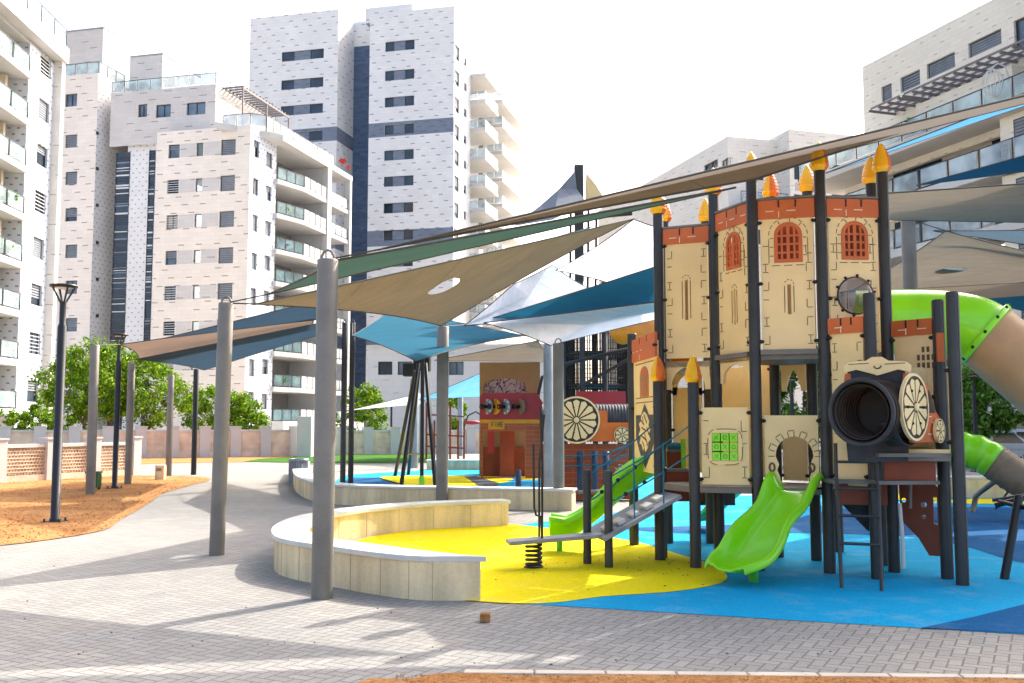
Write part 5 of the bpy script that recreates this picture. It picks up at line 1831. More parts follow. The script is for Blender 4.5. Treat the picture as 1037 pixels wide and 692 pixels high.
# ------------------------------------------------------------------ slides
def chute(name, path, w=.42, hs=.17, m='slide_green', parent=K_, smooth=5, wall=None, lat=None, tip=0.0, taper=0.0):
    pts = spline(path, smooth, False)
    rows = []
    w0 = w
    n = len(pts)
    for i, p in enumerate(pts):
        w = w0 * (1 + taper * (i / (n - 1) - .5))
        t_ = (pts[min(i + 1, n - 1)] - pts[max(i - 1, 0)])
        th = V((t_.x, t_.y, 0)).normalized()
        S = V((th.y, -th.x, 0)) if lat is None else V(lat).normalized()
        up = S.cross(t_.normalized())
        if up.z < 0: up = -up
        h = wall(i / (n - 1)) if wall else hs
        q_ = i / (n - 1); ww = w
        if tip and q_ > 1 - tip:
            f_ = (q_ - 1 + tip) / tip; w = w * (1 - .38 * f_ ** 2.5); h = max(.035, h * (1 - .75 * f_ ** 2))
        prof = [(-w / 2 - .055, h - .07), (-w / 2 - .05, h - .005), (-w / 2 - .02, h + .01), (-w / 2 + .012, h - .02), (-w / 2 + .045, .05), (-w / 2 + .10, .008), (-.06, 0)]
        prof += [(-a, b) for a, b in prof[::-1]]
        rows.append([p + S * a + up * b for a, b in prof])
    mb = MB(m); mb.grid(rows)
    return obj(name, mb, parent, solid=.03, sub=1)
f = Fr('C', 'D')
mid = (PW['C'] + PW['D']) / 2
s0 = V((mid.x + .04, mid.y - .03, .86))
e0 = P(744, 571, 10.05)
pts = [s0 + V((.05, .10, 0)), s0 + V((-.06, -.10, -.005)), s0 + V((-.22, -.27, -.17)), V((2.66, 10.52, .44)), V((2.46, 10.3, .22)), V((2.27, 10.12, .14)), V((2.1, 9.99, .16))]
chute('slide', pts, .53, .15, tip=.24, taper=.34, wall=lambda s: .15 + .06 * math.exp(-((s - .14) / .09) ** 2) - .04 * math.exp(-((s - .34) / .1) ** 2) + .045 * math.exp(-((s - .58) / .13) ** 2))
mb = MB('slide_green_dark'); mb.tube([V((2.46, 10.3, .0)), V((2.46, 10.3, .19))], .05); 
obj('slide_foot', mb, K_)
# side slide at the back left
a = P(557, 549, 12.75); 
pts = [a + V((0, 0, .05)), P(578, 543, 12.8), P(600, 529, 12.85), P(622, 510, 12.9), P(645, 491, 12.95), P(668, 478, 13.0), P(690, 474, 13.0)]
chute('slide', pts, .42, .26, lat=(0.1, 1, 0), wall=lambda s: .25 + .04 * math.sin(s * 9 + 1.5))
mb = MB('slide_green_dark'); mb.tube([a + V((.12, .0, -a.z)), a + V((.12, 0, .04))], .04); obj('slide_foot', mb, K_)
# back slide below the deck
pts = [P(770, 487, 14.2), P(752, 497, 14.5), P(735, 512, 14.9), P(722, 524, 15.2), P(712, 527, 15.5)]
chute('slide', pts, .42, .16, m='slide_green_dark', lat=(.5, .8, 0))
mb = MB('tunnel_dark'); a = P(715, 503, 13.8); mb.box(a + V((-.1, 0, -.12)), a + V((.4, .5, .1))); obj('slide_box', mb, K_)

# ------------------------------------------------------------------ sloping bridge with rope rails
b0, b1 = P(603, 544, 11.45), P(680, 501, 11.6)
mb = MB('ramp_grey')
d = (b1 - b0).normalized()
mb.beam(b0 + V((0, .12, 0)), b1 + V((0, .12, 0)), .84, .045, up=V((0, 0, 1)))
br = obj('ramp', mb, K_, bevel=.006)
mb = MB('step_white')
for k_, off in ((.3, -.05), (.48, -.05), (.66, -.05), (.82, .06), (.14, -.05)):
    c = b0.lerp(b1, k_) + V((0, off, .04)); mb.beam(c - d * .045, c + d * .045, .26, .04, up=Z)
obj('ramp_step', mb, br)
mb = MB('rope_teal')
def droop(a, b, s=.03, n=6): return [a.lerp(b, i / n) - Z * s * 4 * (i / n) * (1 - i / n) for i in range(n + 1)]
for (pa, pb, za, zb) in (('N', 'K', 1.0, 1.62), ('N', 'K', .72, 1.3), ('O', 'L', 1.0, 1.66), ('O', 'L', .7, 1.33)):
    mb.tube(droop(PW[pa] + Z * za, PW[pb] + Z * zb), .0085, n=6)
for q in (.3, .64):
    for (pa, pb) in (('N', 'K'), ('O', 'L')):
        c = PW[pa].lerp(PW[pb], q); mb.tube([c + Z * (b0.z + (b1.z - b0.z) * q), c + Z * (1.0 + .62 * q)], .009, n=6)
obj('rope_rail', mb, br)
mb = MB('step_white')
for (pa, pb) in (('N', 'K'), ('O', 'L')):
    for q in (.2, .42, .66):
        c = PW[pa].lerp(PW[pb], q) + Z * (.70 + .6 * q); mb = MB('black'); mb.sphere(c, .026, 'black', 8, 5); obj('rope_knot', mb, br)

# ------------------------------------------------------------------ spring plank with grab bars: a thing of its own
a0, a1 = P(514, 549.5, 11.25), P(612, 541.5, 11.42)
sp_ = P(540.5, 575, 11.3); sp_ = V((sp_.x, 11.3, 0))
t = thing('balance_plank', 'grey balance plank on a black coil spring over the yellow floor', 'play equipment', sp_)
mb = MB('ramp_grey'); mb.beam(a0, a1, .27, .045); obj('plank', mb, t, bevel=.01)
mb = MB('steel_black')
top = a0.lerp(a1, .27).z - .02
mb.tube([sp_ + V((.085 * math.cos(a), .085 * math.sin(a), .02 + (top - .02) * a / (2 * math.pi * 5.5))) for a in [2 * math.pi * 5.5 * i / 90 for i in range(91)]], .016, n=7)
mb.lathe(sp_, [(0, .005), (.11, .005), (.11, .02), (0, .02)], n=16)
obj('spring', mb, t)
mb = MB('steel_black')
for (u0, u1, vt, Y) in ((549, 547, 412, 11.3), (546, 551, 420, 11.45)):
    mb.tube([P(u0, 548, Y), P(u0, 470, Y), P(u1, vt, Y)], .013, n=7)
mb.tube([P(540, 450, 11.2), P(541, 515, 11.2), P(543, 522, 11.2), P(548, 523, 11.2), P(549, 548, 11.25)], .013, n=7)
obj('grab_bar', mb, t)

# ------------------------------------------------------------------ right hand module: crawl tube, wheel, ladder
panel('D', 'P', .95, 2.60, red=(2.58, 2.75), quo=8)
fQ, po = panel('E', 'Q', 1.2, 2.58, red=(2.56, 2.73), quo=0)
mb = MB('hdpe_groove')
for i in range(4):
    for j in range(3):
        if i in (0, 3) and j == 2: continue
        mb.beam(fQ.pt(.28 + i * .055, 2.2 + j * .085, .004), fQ.pt(.28 + i * .055, 2.26 + j * .085, .004), .03, .006, up=fQ.N)
obj('window', mb, po)
# small red panel between Q and R
fR, po = panel('P', 'R', 1.36, 2.21, quo=0, d0=-.42)
mb = MB('hdpe_groove')
x_ = fR.w
for q in range(9):
    a = math.pi * .5 * q / 9; a2 = math.pi * .5 * (q + .7) / 9
    fR.bar(mb, x_ - .5 + .38 * math.sin(a), 1.68 + .42 * math.cos(a), x_ - .5 + .38 * math.sin(a2), 1.68 + .42 * math.cos(a2), None, .009, d=-.417)
for (a, b, c_, d_) in ((x_ - .17, 2.14, x_ - .05, 2.14), (x_ - .17, 2.03, x_ - .05, 2.03), (x_ - .17, 2.04, x_ - .17, 2.13)): fR.bar(mb, a, b, c_, d_, None, .009, d=-.417)
obj('stone_marks', mb, po)
mb = MB('hdpe_red'); q = C(961, 10.3); mb.plate(rect(0, .07, 2.25, 2.55), [], q + V((-.09, 0, 0)), (1, 0, 0), Z, .03); obj('battlement', mb, po)
# dark backing board with pale crest over the tube
ca, cb = P(858, 420, 10.25), P(921, 420, 10.15)
X_ = V((cb.x - ca.x, cb.y - ca.y, 0)); W_ = X_.length
O_ = V((ca.x, ca.y, 0))
mb = MB('tunnel_grey'); mb.plate([(0, 1.22), (W_ * .95, 1.22), (W_ * .98, 1.4), (W_ * .95, 2.19), (.02, 2.19), (-.02, 1.5)], [circ(W_ * .5, 1.72, .285, 24)], O_, X_, Z, .03, 'tunnel_grey'); bk = obj('tunnel_board', mb, K_)
mb = MB('hdpe_beige')
cr = [(-.02, 2.13), (.1, 2.16), (W_ * .4, 2.12), (W_ * .5, 2.10), (W_ * .62, 2.12), (W_ - .1, 2.16), (W_ + .02, 2.13), (W_ + .03, 2.2), (W_ - .02, 2.24), (W_ * .68, 2.25), (W_ * .58, 2.29), (W_ * .42, 2.29), (W_ * .32, 2.25), (.02, 2.24), (-.03, 2.2)]
mb.plate(cr, [], O_, X_, Z, .04, d0=.03)
N_ = X_.normalized().cross(Z)
mb.tube([O_ + X_.normalized() * (W_ * .5 + .035 * math.cos(a)) + Z * (2.2 + .03 * math.sin(a)) + N_ * .032 for a in [math.pi + math.pi * i / 6 for i in range(7)]], .008, 'hdpe_groove', 5)
for sx in (.02, W_ * .62): mb.beam(O_ + X_.normalized() * sx + Z * 2.215 + N_ * .032, O_ + X_.normalized() * (sx + .2) + Z * 2.225 + N_ * .032, .008, .006, 'hdpe_groove', up=N_)
obj('crest', mb, bk)
for x in (-.01, W_ - .05):
    mb = MB('hdpe_red'); mb.plate([(x - .03, 1.9), (x + .07, 1.9), (x + .05, 2.12), (x, 2.12)], [], O_, X_, Z, .03, d0=.012); obj('side_trim', mb, bk)
# crawl tube
tc = P(872, 417.5, 9.72); te = P(896, 416, 10.14)
ax = (te - tc).normalized()
rT = .305
mb = MB('tunnel_grey')
L_ = (te - tc).length
prof = []
n_ = 16
for i in range(n_ * 4 + 1):
    z = L_ * i / (n_ * 4)
    prof.append((rT - .012 + .010 * math.cos(2 * math.pi * i / 4), z))
mb.lathe(tc, prof, 'tunnel_dark', n=40, axis=ax)
prof2 = [(r - .03, z) for r, z in prof]
mb.lathe(tc, prof2, 'tunnel_dark', n=40, axis=ax)
mb.plate(circ(0, 0, rT * 1.05, 24), [], te + ax * .03, (1, -.5, 0), Z, .03, 'tunnel_dark')  # added dark cap, its colour stands in for the unlit depth of the tube
tb = obj('crawl_tube', mb, K_)
mb = MB('tunnel_grey')
q1 = ax.cross(Z).normalized(); q2 = q1.cross(ax)
mb.tube([tc + (q1 * math.cos(a) + q2 * math.sin(a)) * (rT + .012) for a in [2 * math.pi * i / 44 for i in range(44)]], .021, n=10, closed=True)
obj('tube_ring', mb, tb)
mb = MB('rib_brown')
for i in range(1, 9):
    c_ = tc + ax * (L_ * i / 9)
    mb.tube([c_ + (q1 * math.cos(a) + q2 * math.sin(a)) * (rT + .001) for a in [2 * math.pi * k / 36 for k in range(36)]], .006, n=5, closed=True)
    mb.tube([c_ + (q1 * math.cos(a) + q2 * math.sin(a)) * (rT - .052) for a in [2 * math.pi * k / 36 for k in range(36)]], .006, n=5, closed=True)
obj('tube_rib', mb, tb)
# cart with the big spoked wheel
wc = P(927, 412.5, 9.9)
wx = V((.69, .72, 0)).normalized(); wn = wx.cross(Z)
mb = MB('hdpe_red')
O_ = V((wc.x, wc.y, 0)) - wn * .04
mb.plate([(.0, 1.42), (.74, 1.42), (.74, 1.66), (.62, 1.74), (.45, 2.0), (.2, 2.04), (-.1, 1.8)], [], O_, wx, Z, .03); cart = obj('cart_board', mb, K_)
mb = MB('tunnel_dark'); mb.plate([(.44, 1.72), (.6, 1.72), (.55, 1.82), (.45, 1.95)], [], O_, wx, Z, .006, d0=.006); obj('cart_window', mb, cart)
mb = MB('mortar_mark')
for (x, z) in ((.42, 1.68), (.5, 1.62), (.4, 1.5), (.6, 1.5)): mb.beam(O_ + wx * x + Z * z + wn * .003, O_ + wx * (x + .09) + Z * z + wn * .003, .01, .004, up=wn)
obj('brick_marks', mb, cart)
def wheel(name, c, X, r, spokes, parent, petal=True, face='hdpe_beige', dark='tunnel_dark', th=.03):
    X = V(X).normalized(); N = X.cross(Z)
    c = V(c)
    mb = MB(dark); mb.plate(circ(0, 0, r * .97, 36), [], c, X, Z, th)
    mb.plate(circ(0, 0, r, 36), [circ(0, 0, r * .93, 36)], c, X, Z, th + .004, face, d0=.006)
    for k in range(spokes):
        a = 2 * math.pi * (k + .5) / spokes
        w0, w1 = .16, .86
        ha = math.pi / spokes * .80
        lp = []
        lp.append((r * w0 * math.cos(a - ha * .3), r * w0 * math.sin(a - ha * .3)))
        for q in range(5):
            aa = a - ha + 2 * ha * q / 4
            rr = w1 * (1 - .08 * abs(q - 2) / 2)
            lp.append((r * rr * math.cos(aa), r * rr * math.sin(aa)))
        lp.append((r * w0 * math.cos(a + ha * .3), r * w0 * math.sin(a + ha * .3)))
        mb.plate(lp, [], c, X, Z, .004, face, d0=.005)
    mb.lathe(c + N * .004, [(r * .12, 0), (r * .12, .02), (r * .05, .025), (0, .025)], face, n=16, axis=N)
    for k in range(spokes):
        if k % 2 == 0:
            a = 2 * math.pi * k / spokes
            q = c + X * r * .55 * math.cos(a) + Z * r * .55 * math.sin(a) + N * .008
            mb.sphere(q, r * .045, dark, 8, 5)
    return obj(name, mb, parent)
wheel('wheel', wc, wx, .335, 12, cart)
wheel('wheel', V((wc.x, wc.y, P(953, 436.5, 10.2).z)) + wx * .62 + wn * .0, wx, .125, 8, cart)
# dark curved mudguard under the wheel
mb = MB('tunnel_dark')
pts = [wc + wx * (.36 * math.cos(a)) + Z * (-.02 + .36 * math.sin(a)) - wn * .05 for a in [R(200 + 150 * i / 10) for i in range(11)]]
mb.grid([[p - wn * .02, p - wn * .2] for p in pts]); obj('mudguard', mb, cart, solid=.02)
# red boards under the platform
def pboard(name, u0, u1, v0, v1, Y0, Y1, m, th=.03, parent=K_):
    a, b = P(u0, v1, Y0), P(u1, v1, Y1)
    X = V((b.x - a.x, b.y - a.y, 0)); zt = P(u0, v0, Y0).z
    mb = MB(m); mb.plate(rect(0, X.length, a.z, zt), [], V((a.x, a.y, 0)), X, Z, th)
    return obj(name, mb, parent)
pboard('riser_board', 896, 948, 463, 488, 10.35, 10.2, 'hdpe_brown')
pboard('riser_board', 850, 899, 490, 511, 10.75, 10.6, 'hdpe_brown')
pboard('step_panel', 846, 880, 447, 486, 10.7, 10.55, 'hdpe_beige')
pboard('step_panel', 892, 962, 455, 460, 10.3, 10.12, 'hdpe_beige')
mb = MB('deck_metal')
for (u0, u1, v, Y) in ((843, 893, 487.5, 10.45), (890, 952, 488.5, 10.2), (890, 964, 460.5, 10.1)):
    a, b = P(u0, v, Y), P(u1, v, Y); mb.box((a.x, Y, a.z - .025), (b.x, Y + .3, a.z + .012))
obj('step_tread', mb, K_)
# climbing board with holes
a = C(905, 11.0)
b_ = C(953, 10.75)
X = b_ - a
W_ = X.length
z_ = lambda v: P(930, v, 10.9).z
O_ = a
lp = [(W_ * .98, max(.02, z_(562))), (W_ * .66, max(.02, z_(562))), (W_ * .45, z_(545)), (W_ * .1, z_(528)), (W_ * .06, z_(490)), (W_ * .8, z_(489)), (W_ * .98, z_(498))]
mb = MB('hdpe_brown')
mb.plate(lp, [circ(W_ * .58, z_(511), .03), circ(W_ * .58, z_(523), .022), circ(W_ * .1 + .03, z_(507), .025), rect(W_ * .78, W_ * .86, z_(530), z_(503))], O_, X, Z, .03)
obj('climbing_board', mb, K_)
mb = MB('galv'); mb.tube([P(922, 490, 10.7), P(922, 515, 10.7)], .018, n=8); obj('support_bar', mb, K_)
mb = MB('step_white'); mb.tube([P(911, 510, 10.55), P(914, 545, 10.5), P(915, 576, 10.45)], .022, n=8); obj('support_bar', mb, K_)
mb = MB('hdpe_brown'); mb.plate([(0, z_(515)), (.55, z_(515)), (.55, z_(535)), (.3, z_(545)), (.12, z_(527))], [], C(850, 11.6), (1, 0.0, 0), Z, .03, 'tunnel_grey'); obj('shade_board', mb, K_)
# ladder
mb = MB('post_dark')
la, lb = P(846, 449, 10.35), P(888, 449, 10.25)
ga, gb = P(852.5, 596, 10.35), P(893, 599, 10.25); ga = G(852.5, 596); gb = G(893, 599)
for (q, g_) in ((la, ga), (lb, gb)):
    mb.tube([V((q.x, q.y, q.z)), V((q.x, q.y, q.z - .35)), V((g_.x, g_.y, 0))], .02, n=8)
lo = obj('ladder', mb, K_)
for v in (475, 501, 527, 553):
    s_ = (v - 470) / 128
    a = V((la.x, la.y, la.z - .1)).lerp(ga, max(0, min(1, s_ + .03))); b = V((lb.x, lb.y, lb.z - .1)).lerp(gb, max(0, min(1, s_ + .03)))
    mb = MB('post_dark'); mb.tube([a, b], .015, n=8); obj('rung', mb, lo)
# big tube slide to the right
def bent_tube(name, path, r, m, smooth=6, ribs=0.0):
    pts = spline(path, smooth, False)
    rs = [r + (ribs * (1 if i % 2 else -1) if ribs else 0) for i in range(len(pts))]
    mb = MB(m); mb.tube(pts, rs, n=32, caps=False)
    return obj(name, mb, K_, solid=.02)
path = [P(868, 327, 11.9), P(900, 326.5, 11.75), P(935, 327, 11.6), P(962, 329, 11.45), P(983, 333, 11.35), P(1000, 341, 11.3)]
r_ = .375
ts = bent_tube('tube_slide', path, r_, 'slide_green', 8)
e_ = P(997, 339, 11.3)
pth2 = [P(998, 339.5, 11.3), P(1020, 358, 11.2), P(1048, 382, 11.1), P(1085, 414, 11.0), P(1130, 452, 10.9)]
mb = MB('tube_beige'); mb.tube(spline(pth2, 6, False), r_, n=32, caps=False); obj('tube_section', mb, ts, solid=.02)
dr = (P(1020, 358, 11.2) - P(983, 333, 11.35)).normalized()
mb = MB('slide_green'); mb.lathe(e_ - dr * .03, [(r_ - .02, 0), (r_ + .035, 0), (r_ + .045, .02), (r_ + .035, .07), (r_ - .02, .07)], n=36, axis=dr)
a1_ = dr.cross(Z).normalized(); a2_ = a1_.cross(dr)
for i in range(12):
    a = 2 * math.pi * i / 12
    mb.sphere(e_ + dr * .0 + (a1_ * math.cos(a) + a2_ * math.sin(a)) * (r_ + .042), .02, 'black', 8, 5)
obj('flange', mb, ts)
# lower, farther tube slide
S2 = thing('tube_slide', 'small lime green and brown tube slide on a strut at lower right, beyond the castle', 'slide', C(985, 17))
p2 = [P(930, 452, 17.4), P(960, 454, 17.2), P(978, 456, 17.1), P(996, 461, 17), P(1009, 470, 16.9)]
mb = MB('slide_green'); mb.tube(spline(p2, 6, False), [.285 + .012 * math.sin(i * 1.3) for i in range(len(spline(p2, 6, False)))], n=28, caps=False); tt = obj('upper_tube', mb, S2, solid=.02)
p3 = [P(1007, 468, 16.9), P(1022, 478, 16.8), P(1042, 490, 16.7), P(1075, 505, 16.6)]
sp3 = spline(p3, 8, False)
mb = MB('tube_brown'); mb.tube(sp3, [.285 + (.015 if i % 3 == 0 else 0) for i in range(len(sp3))], n=28, caps=False); obj('lower_tube', mb, S2, solid=.02)
mb = MB('galv'); g_ = G(985, 519); mb.tube([g_, g_ + V((.12, .1, .3)), P(1013, 483, 17)], .05, n=8); obj('strut', mb, S2)
mb = MB('steel_black'); mb.tube([G(1008, 516), P(1028, 488, 17.3)], .02, n=6); obj('strut', mb, S2)
mb = MB('steel_black')
a = G(1017, 587); b = P(1032, 503, 10.6)
mb.tube([a, b], .045, n=10)
mb.tube([P(1008, 512, 10.9), P(1075, 495, 10.5)], .03, n=8); mb.tube([P(1012, 508, 10.9), P(1060, 520, 10.2)], .025, n=8); mb.tube([P(1005, 507, 11), P(1050, 500, 10.9)], .02, n=8)
single('tilted_spinner', mb, 'black angled metal play frame leaning at the right edge', 'play equipment')
# ------------------------------------------------------------------ far play village
VY = 29.5
v = thing('toy_house', 'dark red toy house with mustard sign board and four round dials', 'playhouse', C(515, VY))
a = C(486, VY); X = V((1, 0, 0)); O_ = V((a.x, VY, 0))
U = lambda u: C(u, VY).x - a.x
zz = lambda vv: P(515, vv, VY).z
mb = MB('hdpe_darkred'); mb.plate([(U(486), zz(427)), (U(548), zz(427)), (U(550), zz(408)), (U(543), zz(398)), (U(489), zz(398)), (U(486), zz(402))], [], O_, X, Z, .05); obj('gable_board', mb, v)
mb = MB('panel_brick'); mb.plate(rect(U(487), U(548), .02, zz(427)), [rect(U(489), U(532), .05, zz(437))], O_, X, Z, .05, d0=-.003); obj('front_wall', mb, v)
mb = MB('hdpe_darkred'); mb.plate(rect(U(506), U(521), .03, zz(436.5)), [], O_ + V((0, .8, 0)), X, Z, .05, 'hdpe_brown'); obj('inner_wall', mb, v)
mb = MB('hdpe_brown'); mb.box((a.x, VY + 1.4, .0), (a.x + U(532), VY + 1.45, .9)); obj('back_wall', mb, v)
mb = MB('hdpe_darkred'); mb.box((a.x + U(493), VY + 1.0, zz(460)), (a.x + U(500), VY + 1.05, zz(437))); obj('slide_board', mb, v)
mb = MB('sign_yellow'); mb.plate(rect(U(485.5), U(547), zz(429), zz(425)), [], O_, X, Z, .02, d0=.022)
mb.plate(rect(U(494.5), U(511), zz(435), zz(425.5)), [], O_, X, Z, .02, d0=.045); sg = obj('sign_board', mb, v)
mb = MB('hdpe_groove')
def glyph(ch, x, z, w_, h):
    S = {'F': [(0, 0, 0, 1), (0, 1, 1, 1), (0, .5, .8, .5)], 'I': [(.5, 0, .5, 1)], 'R': [(0, 0, 0, 1), (0, 1, 1, 1), (1, 1, 1, .5), (0, .5, 1, .5), (.5, .5, 1, 0)], 'E': [(0, 0, 0, 1), (0, 1, 1, 1), (0, .5, .8, .5), (0, 0, 1, 0)]}[ch]
    for (p, q, r_, s_) in S:
        mb.beam(O_ + X * (x + p * w_) + Z * (z + q * h) + V((0, -.048, 0)), O_ + X * (x + r_ * w_) + Z * (z + s_ * h) + V((0, -.048, 0)), .022, .008, up=(0, -1, 0))
for i, ch in enumerate('FIRE'): glyph(ch, U(498) + i * .092, zz(432.4), .062, .13)
obj('lettering', mb, sg)
for (u, m) in ((494, 'galv_blue'), (502, 'sign_yellow'), (512, 'galv_blue'), (527, 'tube_brown')):
    c = V((C(u, VY).x, VY - .02, zz(412)))
    ax = V((-.75, -.65, 0))
    mb = MB(m); mb.lathe(c, [(0, 0), (.23, 0), (.23, .03), (.12, .04), (0, .04)], n=22, axis=ax)
    for q in range(8):
        aa = 2 * math.pi * q / 8
        s1 = ax.cross(Z).normalized()
        mb.sphere(c + ax.normalized() * .03 + (s1 * math.cos(aa) + Z * math.sin(aa)) * .19, .035, 'white_paint' if m == 'galv_blue' else m, 7, 5)
    dl_ = obj('dial', mb, v)
    mb = MB('black'); mb.lathe(c, [(.05, .03), (.05, .22), (.08, .22), (.08, .27), (0, .27)], n=10, axis=ax); obj('knob', mb, dl_)
# brown house with printed board behind
b = thing('toy_house', 'brown toy house board with an arched opening above the dark red house', 'playhouse', C(516, 31))
O2 = C(485.5, 31); U2 = lambda u: C(u, 31).x - O2.x; z2_ = lambda vv: P(515, vv, 31).z
mb = MB('hdpe_tan'); mb.plate(rect(0, U2(547), .0, z2_(367)), [arch(U2(490), U2(533), z2_(403), z2_(383), z2_(392))], O2, X, Z, .06); obj('front_wall', mb, b)
mb = MB('printed_board'); mb.plate(rect(U2(487), U2(540), z2_(408), z2_(380)), [], O2 + V((0, .5, 0)), X, Z, .03); obj('printed_board', mb, b)
mb = MB('hdpe_tan'); mb.box(O2 + V((0, .07, 0)), O2 + V((.06, 1.6, z2_(367)))); mb.box(O2 + V((U2(547) - .06, .07, 0)), O2 + V((U2(547), 1.6, z2_(367)))); obj('side_wall', mb, b)

# tunnel train with the pale wheel
TY = 22.5
t = thing('play_tunnel', 'long grey crawl tunnel with big pale spoked wheel and orange board', 'playground', C(592, TY))
rT = .42
c0, c1 = P(549, 428.5, TY), P(641, 428.5, TY)
mb = MB('tunnel_grey')
L_ = (c1 - c0).length
mb.lathe(c0, [(rT + .014 * math.cos(2 * math.pi * i / 4), L_ * i / 120) for i in range(121)], n=30, axis=(1, 0, 0)); obj('tube', mb, t)
mb = MB('tube_brown'); mb.lathe(c0 - V((.02, 0, 0)), [(rT + .02, 0), (rT + .02, .7), (rT + .015, .7)], n=30, axis=(1, 0, 0)); 
O3 = V((c0.x, TY - rT - .06, 0)); U3 = lambda u: C(u, TY - rT).x - c0.x; z3_ = lambda vv: P(590, vv, TY - rT).z
mb = MB('hdpe_orange'); mb.plate([(U3(583), z3_(447)), (U3(641), z3_(447)), (U3(641), z3_(428)), (U3(615), z3_(428)), (U3(615), z3_(416)), (U3(583), z3_(416))], [], O3, X, Z, .04); ob = obj('cart_board', mb, t)
wheel('wheel', O3 + X * U3(583.5) + Z * z3_(425.5) + V((0, -.05, 0)), X, .52, 14, ob)
wheel('wheel', O3 + X * U3(629.5) + Z * z3_(440.5) + V((0, -.05, 0)), X, .175, 8, ob)
mb = MB('rubble_stone')
mb.plate([(U3(548), .02), (U3(641), .02), (U3(641), z3_(450)), (U3(548), z3_(450))], [], O3 + V((0, .5, 0)), X, Z, .06, 'panel_brick'); bw_ = obj('brick_board', mb, t)
mb = MB('white_paint')
for i in range(5):
    for j in range(5):
        if abs(i - 2) + abs(j - 2) < 4 and random.random() < .8:
            q = O3 + X * (U3(632) + (i - 2) * .07) + Z * (z3_(479) + (j - 2) * .07) + V((0, .43, 0)); mb.beam(q - X * .025 + Z * .02, q + X * .025 - Z * .02 * (-1) ** i, .025, .01, up=(0, -1, 0))
obj('painted_emblem', mb, bw_)
mb = MB('hdpe_darkred'); mb.plate(rect(U3(588), U3(642), z3_(412), z3_(394)), [], O3 + V((0, 1.6, 0)), X, Z, .05); obj('upper_board', mb, t)
mb = MB('post_blue')
for (u, v0, v1, Y) in ((525, 484, 462, 27), (574, 497, 457, 23.2), (602, 497, 458, 23), (614, 498, 458, 22.8), (588, 499, 457, 22.6), (520, 494, 470, 24), (580, 508, 470, 21)):
    pass
for (u, vt, Y) in ((587, 457, 22.0), (602, 457, 21.7), (613.5, 457, 21.4), (525, 476, 24.5), (553, 468, 22.5)):
    q = C(u, Y); mb = MB('post_blue'); mb.lathe(q, [(.07, 0), (.07, P(u, vt, Y).z), (0, P(u, vt, Y).z)], n=12); obj('post', mb, t)
mb = MB('rope_teal')
for vv in (462, 472):
    mb.tube([P(545, vv + 2, 22.4), P(587, vv, 21.9), P(602, vv - 1, 21.6), P(613.5, vv - 1, 21.3), P(640, vv - 14, 21)], .02, n=6)
obj('rope_rail', mb, t)
mb = MB('hdpe_brown'); mb.box(P(578, 503, 21) + V((0, 0, -.06)), P(640, 498, 21.4)); mb.tube([P(585, 499, 20.9), P(640, 497, 20.9)], .05, 'deck_metal'); obj('base_step', mb, t)
mb = MB('slide_green'); 
# dark blue seat beside
q = C(572, 23.6)
mb = MB('post_blue'); mb.plate([(0, .02), (.6, .02), (.45, .5), (.1, .7)], [], q, X, Z, .3); obj('seat', mb, t)

# ------------------------------------------------------------------ tall rope climbing tower
CY = 29.0
ct = thing('climbing_tower', 'tall black rope and bar climbing tower with pointed cap behind the white sails', 'playground', C(600, CY))
cols = [(572, CY - .8), (590, CY - 1.2), (613, CY - 1.2), (637, CY - .8), (580, CY + 1), (628, CY + 1), (603, CY + 1.3)]
for (u, Y) in cols:
    q = C(u, Y); mb = MB('post_dark'); mb.lathe(q, [(.085, 0), (.085, 5.6), (0, 5.6)], n=12); obj('post', mb, ct)
pts = [C(u, Y) for (u, Y) in cols[:4]] + [C(628, CY + 1), C(603, CY + 1.3), C(580, CY + 1)]
for z in (1.9, 2.7, 3.6, 4.5, 5.4):
    mb = MB('steel_black'); mb.tube([p + Z * z for p in pts], .05, n=6, closed=True); obj('ring_beam', mb, ct)
mb = MB('steel_black')
for i in range(len(pts)):
    a, b_ = pts[i], pts[(i + 1) % len(pts)]
    for k_ in range(1, 9):
        q = a.lerp(b_, k_ / 9); mb.tube([q + Z * 1.9, q + V((0, 0, 5.4))], .016, n=4)
    for k_ in range(14):
        mb.tube([a + Z * (1.9 + .25 * k_), b_ + Z * (1.9 + .25 * k_)], .010, n=4)
nn = obj('net', mb, ct)
for (z, h) in ((4.55, .8), (2.75, .05), (3.65, .05)):
    mb = MB('tunnel_dark'); mb.plate([(p.x, p.y) for p in pts], [], (0, 0, z), (1, 0, 0), (0, 1, 0), .06); obj('deck', mb, ct)
for i in (0, 1, 2):
    a, b_ = pts[i], pts[i + 1]; d_ = (b_ - a)
    mb = MB('tunnel_dark'); mb.plate([(0, 4.5), (d_.length, 4.5), (d_.length, 5.4), (0, 5.4)], [], V((a.x, a.y, 0)), d_, Z, .04); obj('dark_panel', mb, ct)
mb = MB('post_dark'); q = C(587.5, CY); mb.box(q + V((-.13, -.13, 5.4)), q + V((.13, .13, P(588, 168, CY).z))); obj('mast', mb, ct)
mb = MB('steel_black')
mb.tube([P(560, 372, CY - 2), P(600, 362, CY - 1.6), P(643, 352, CY - 1.2)], .06, n=6); mb.tube([P(585, 393, CY - 2), P(640, 362, CY - 1.3)], .05, n=6); mb.tube([P(545, 400, CY - 2), P(549, 382, CY - 2), P(562, 378, CY - 2)], .05, n=6)
obj('brace', mb, ct)
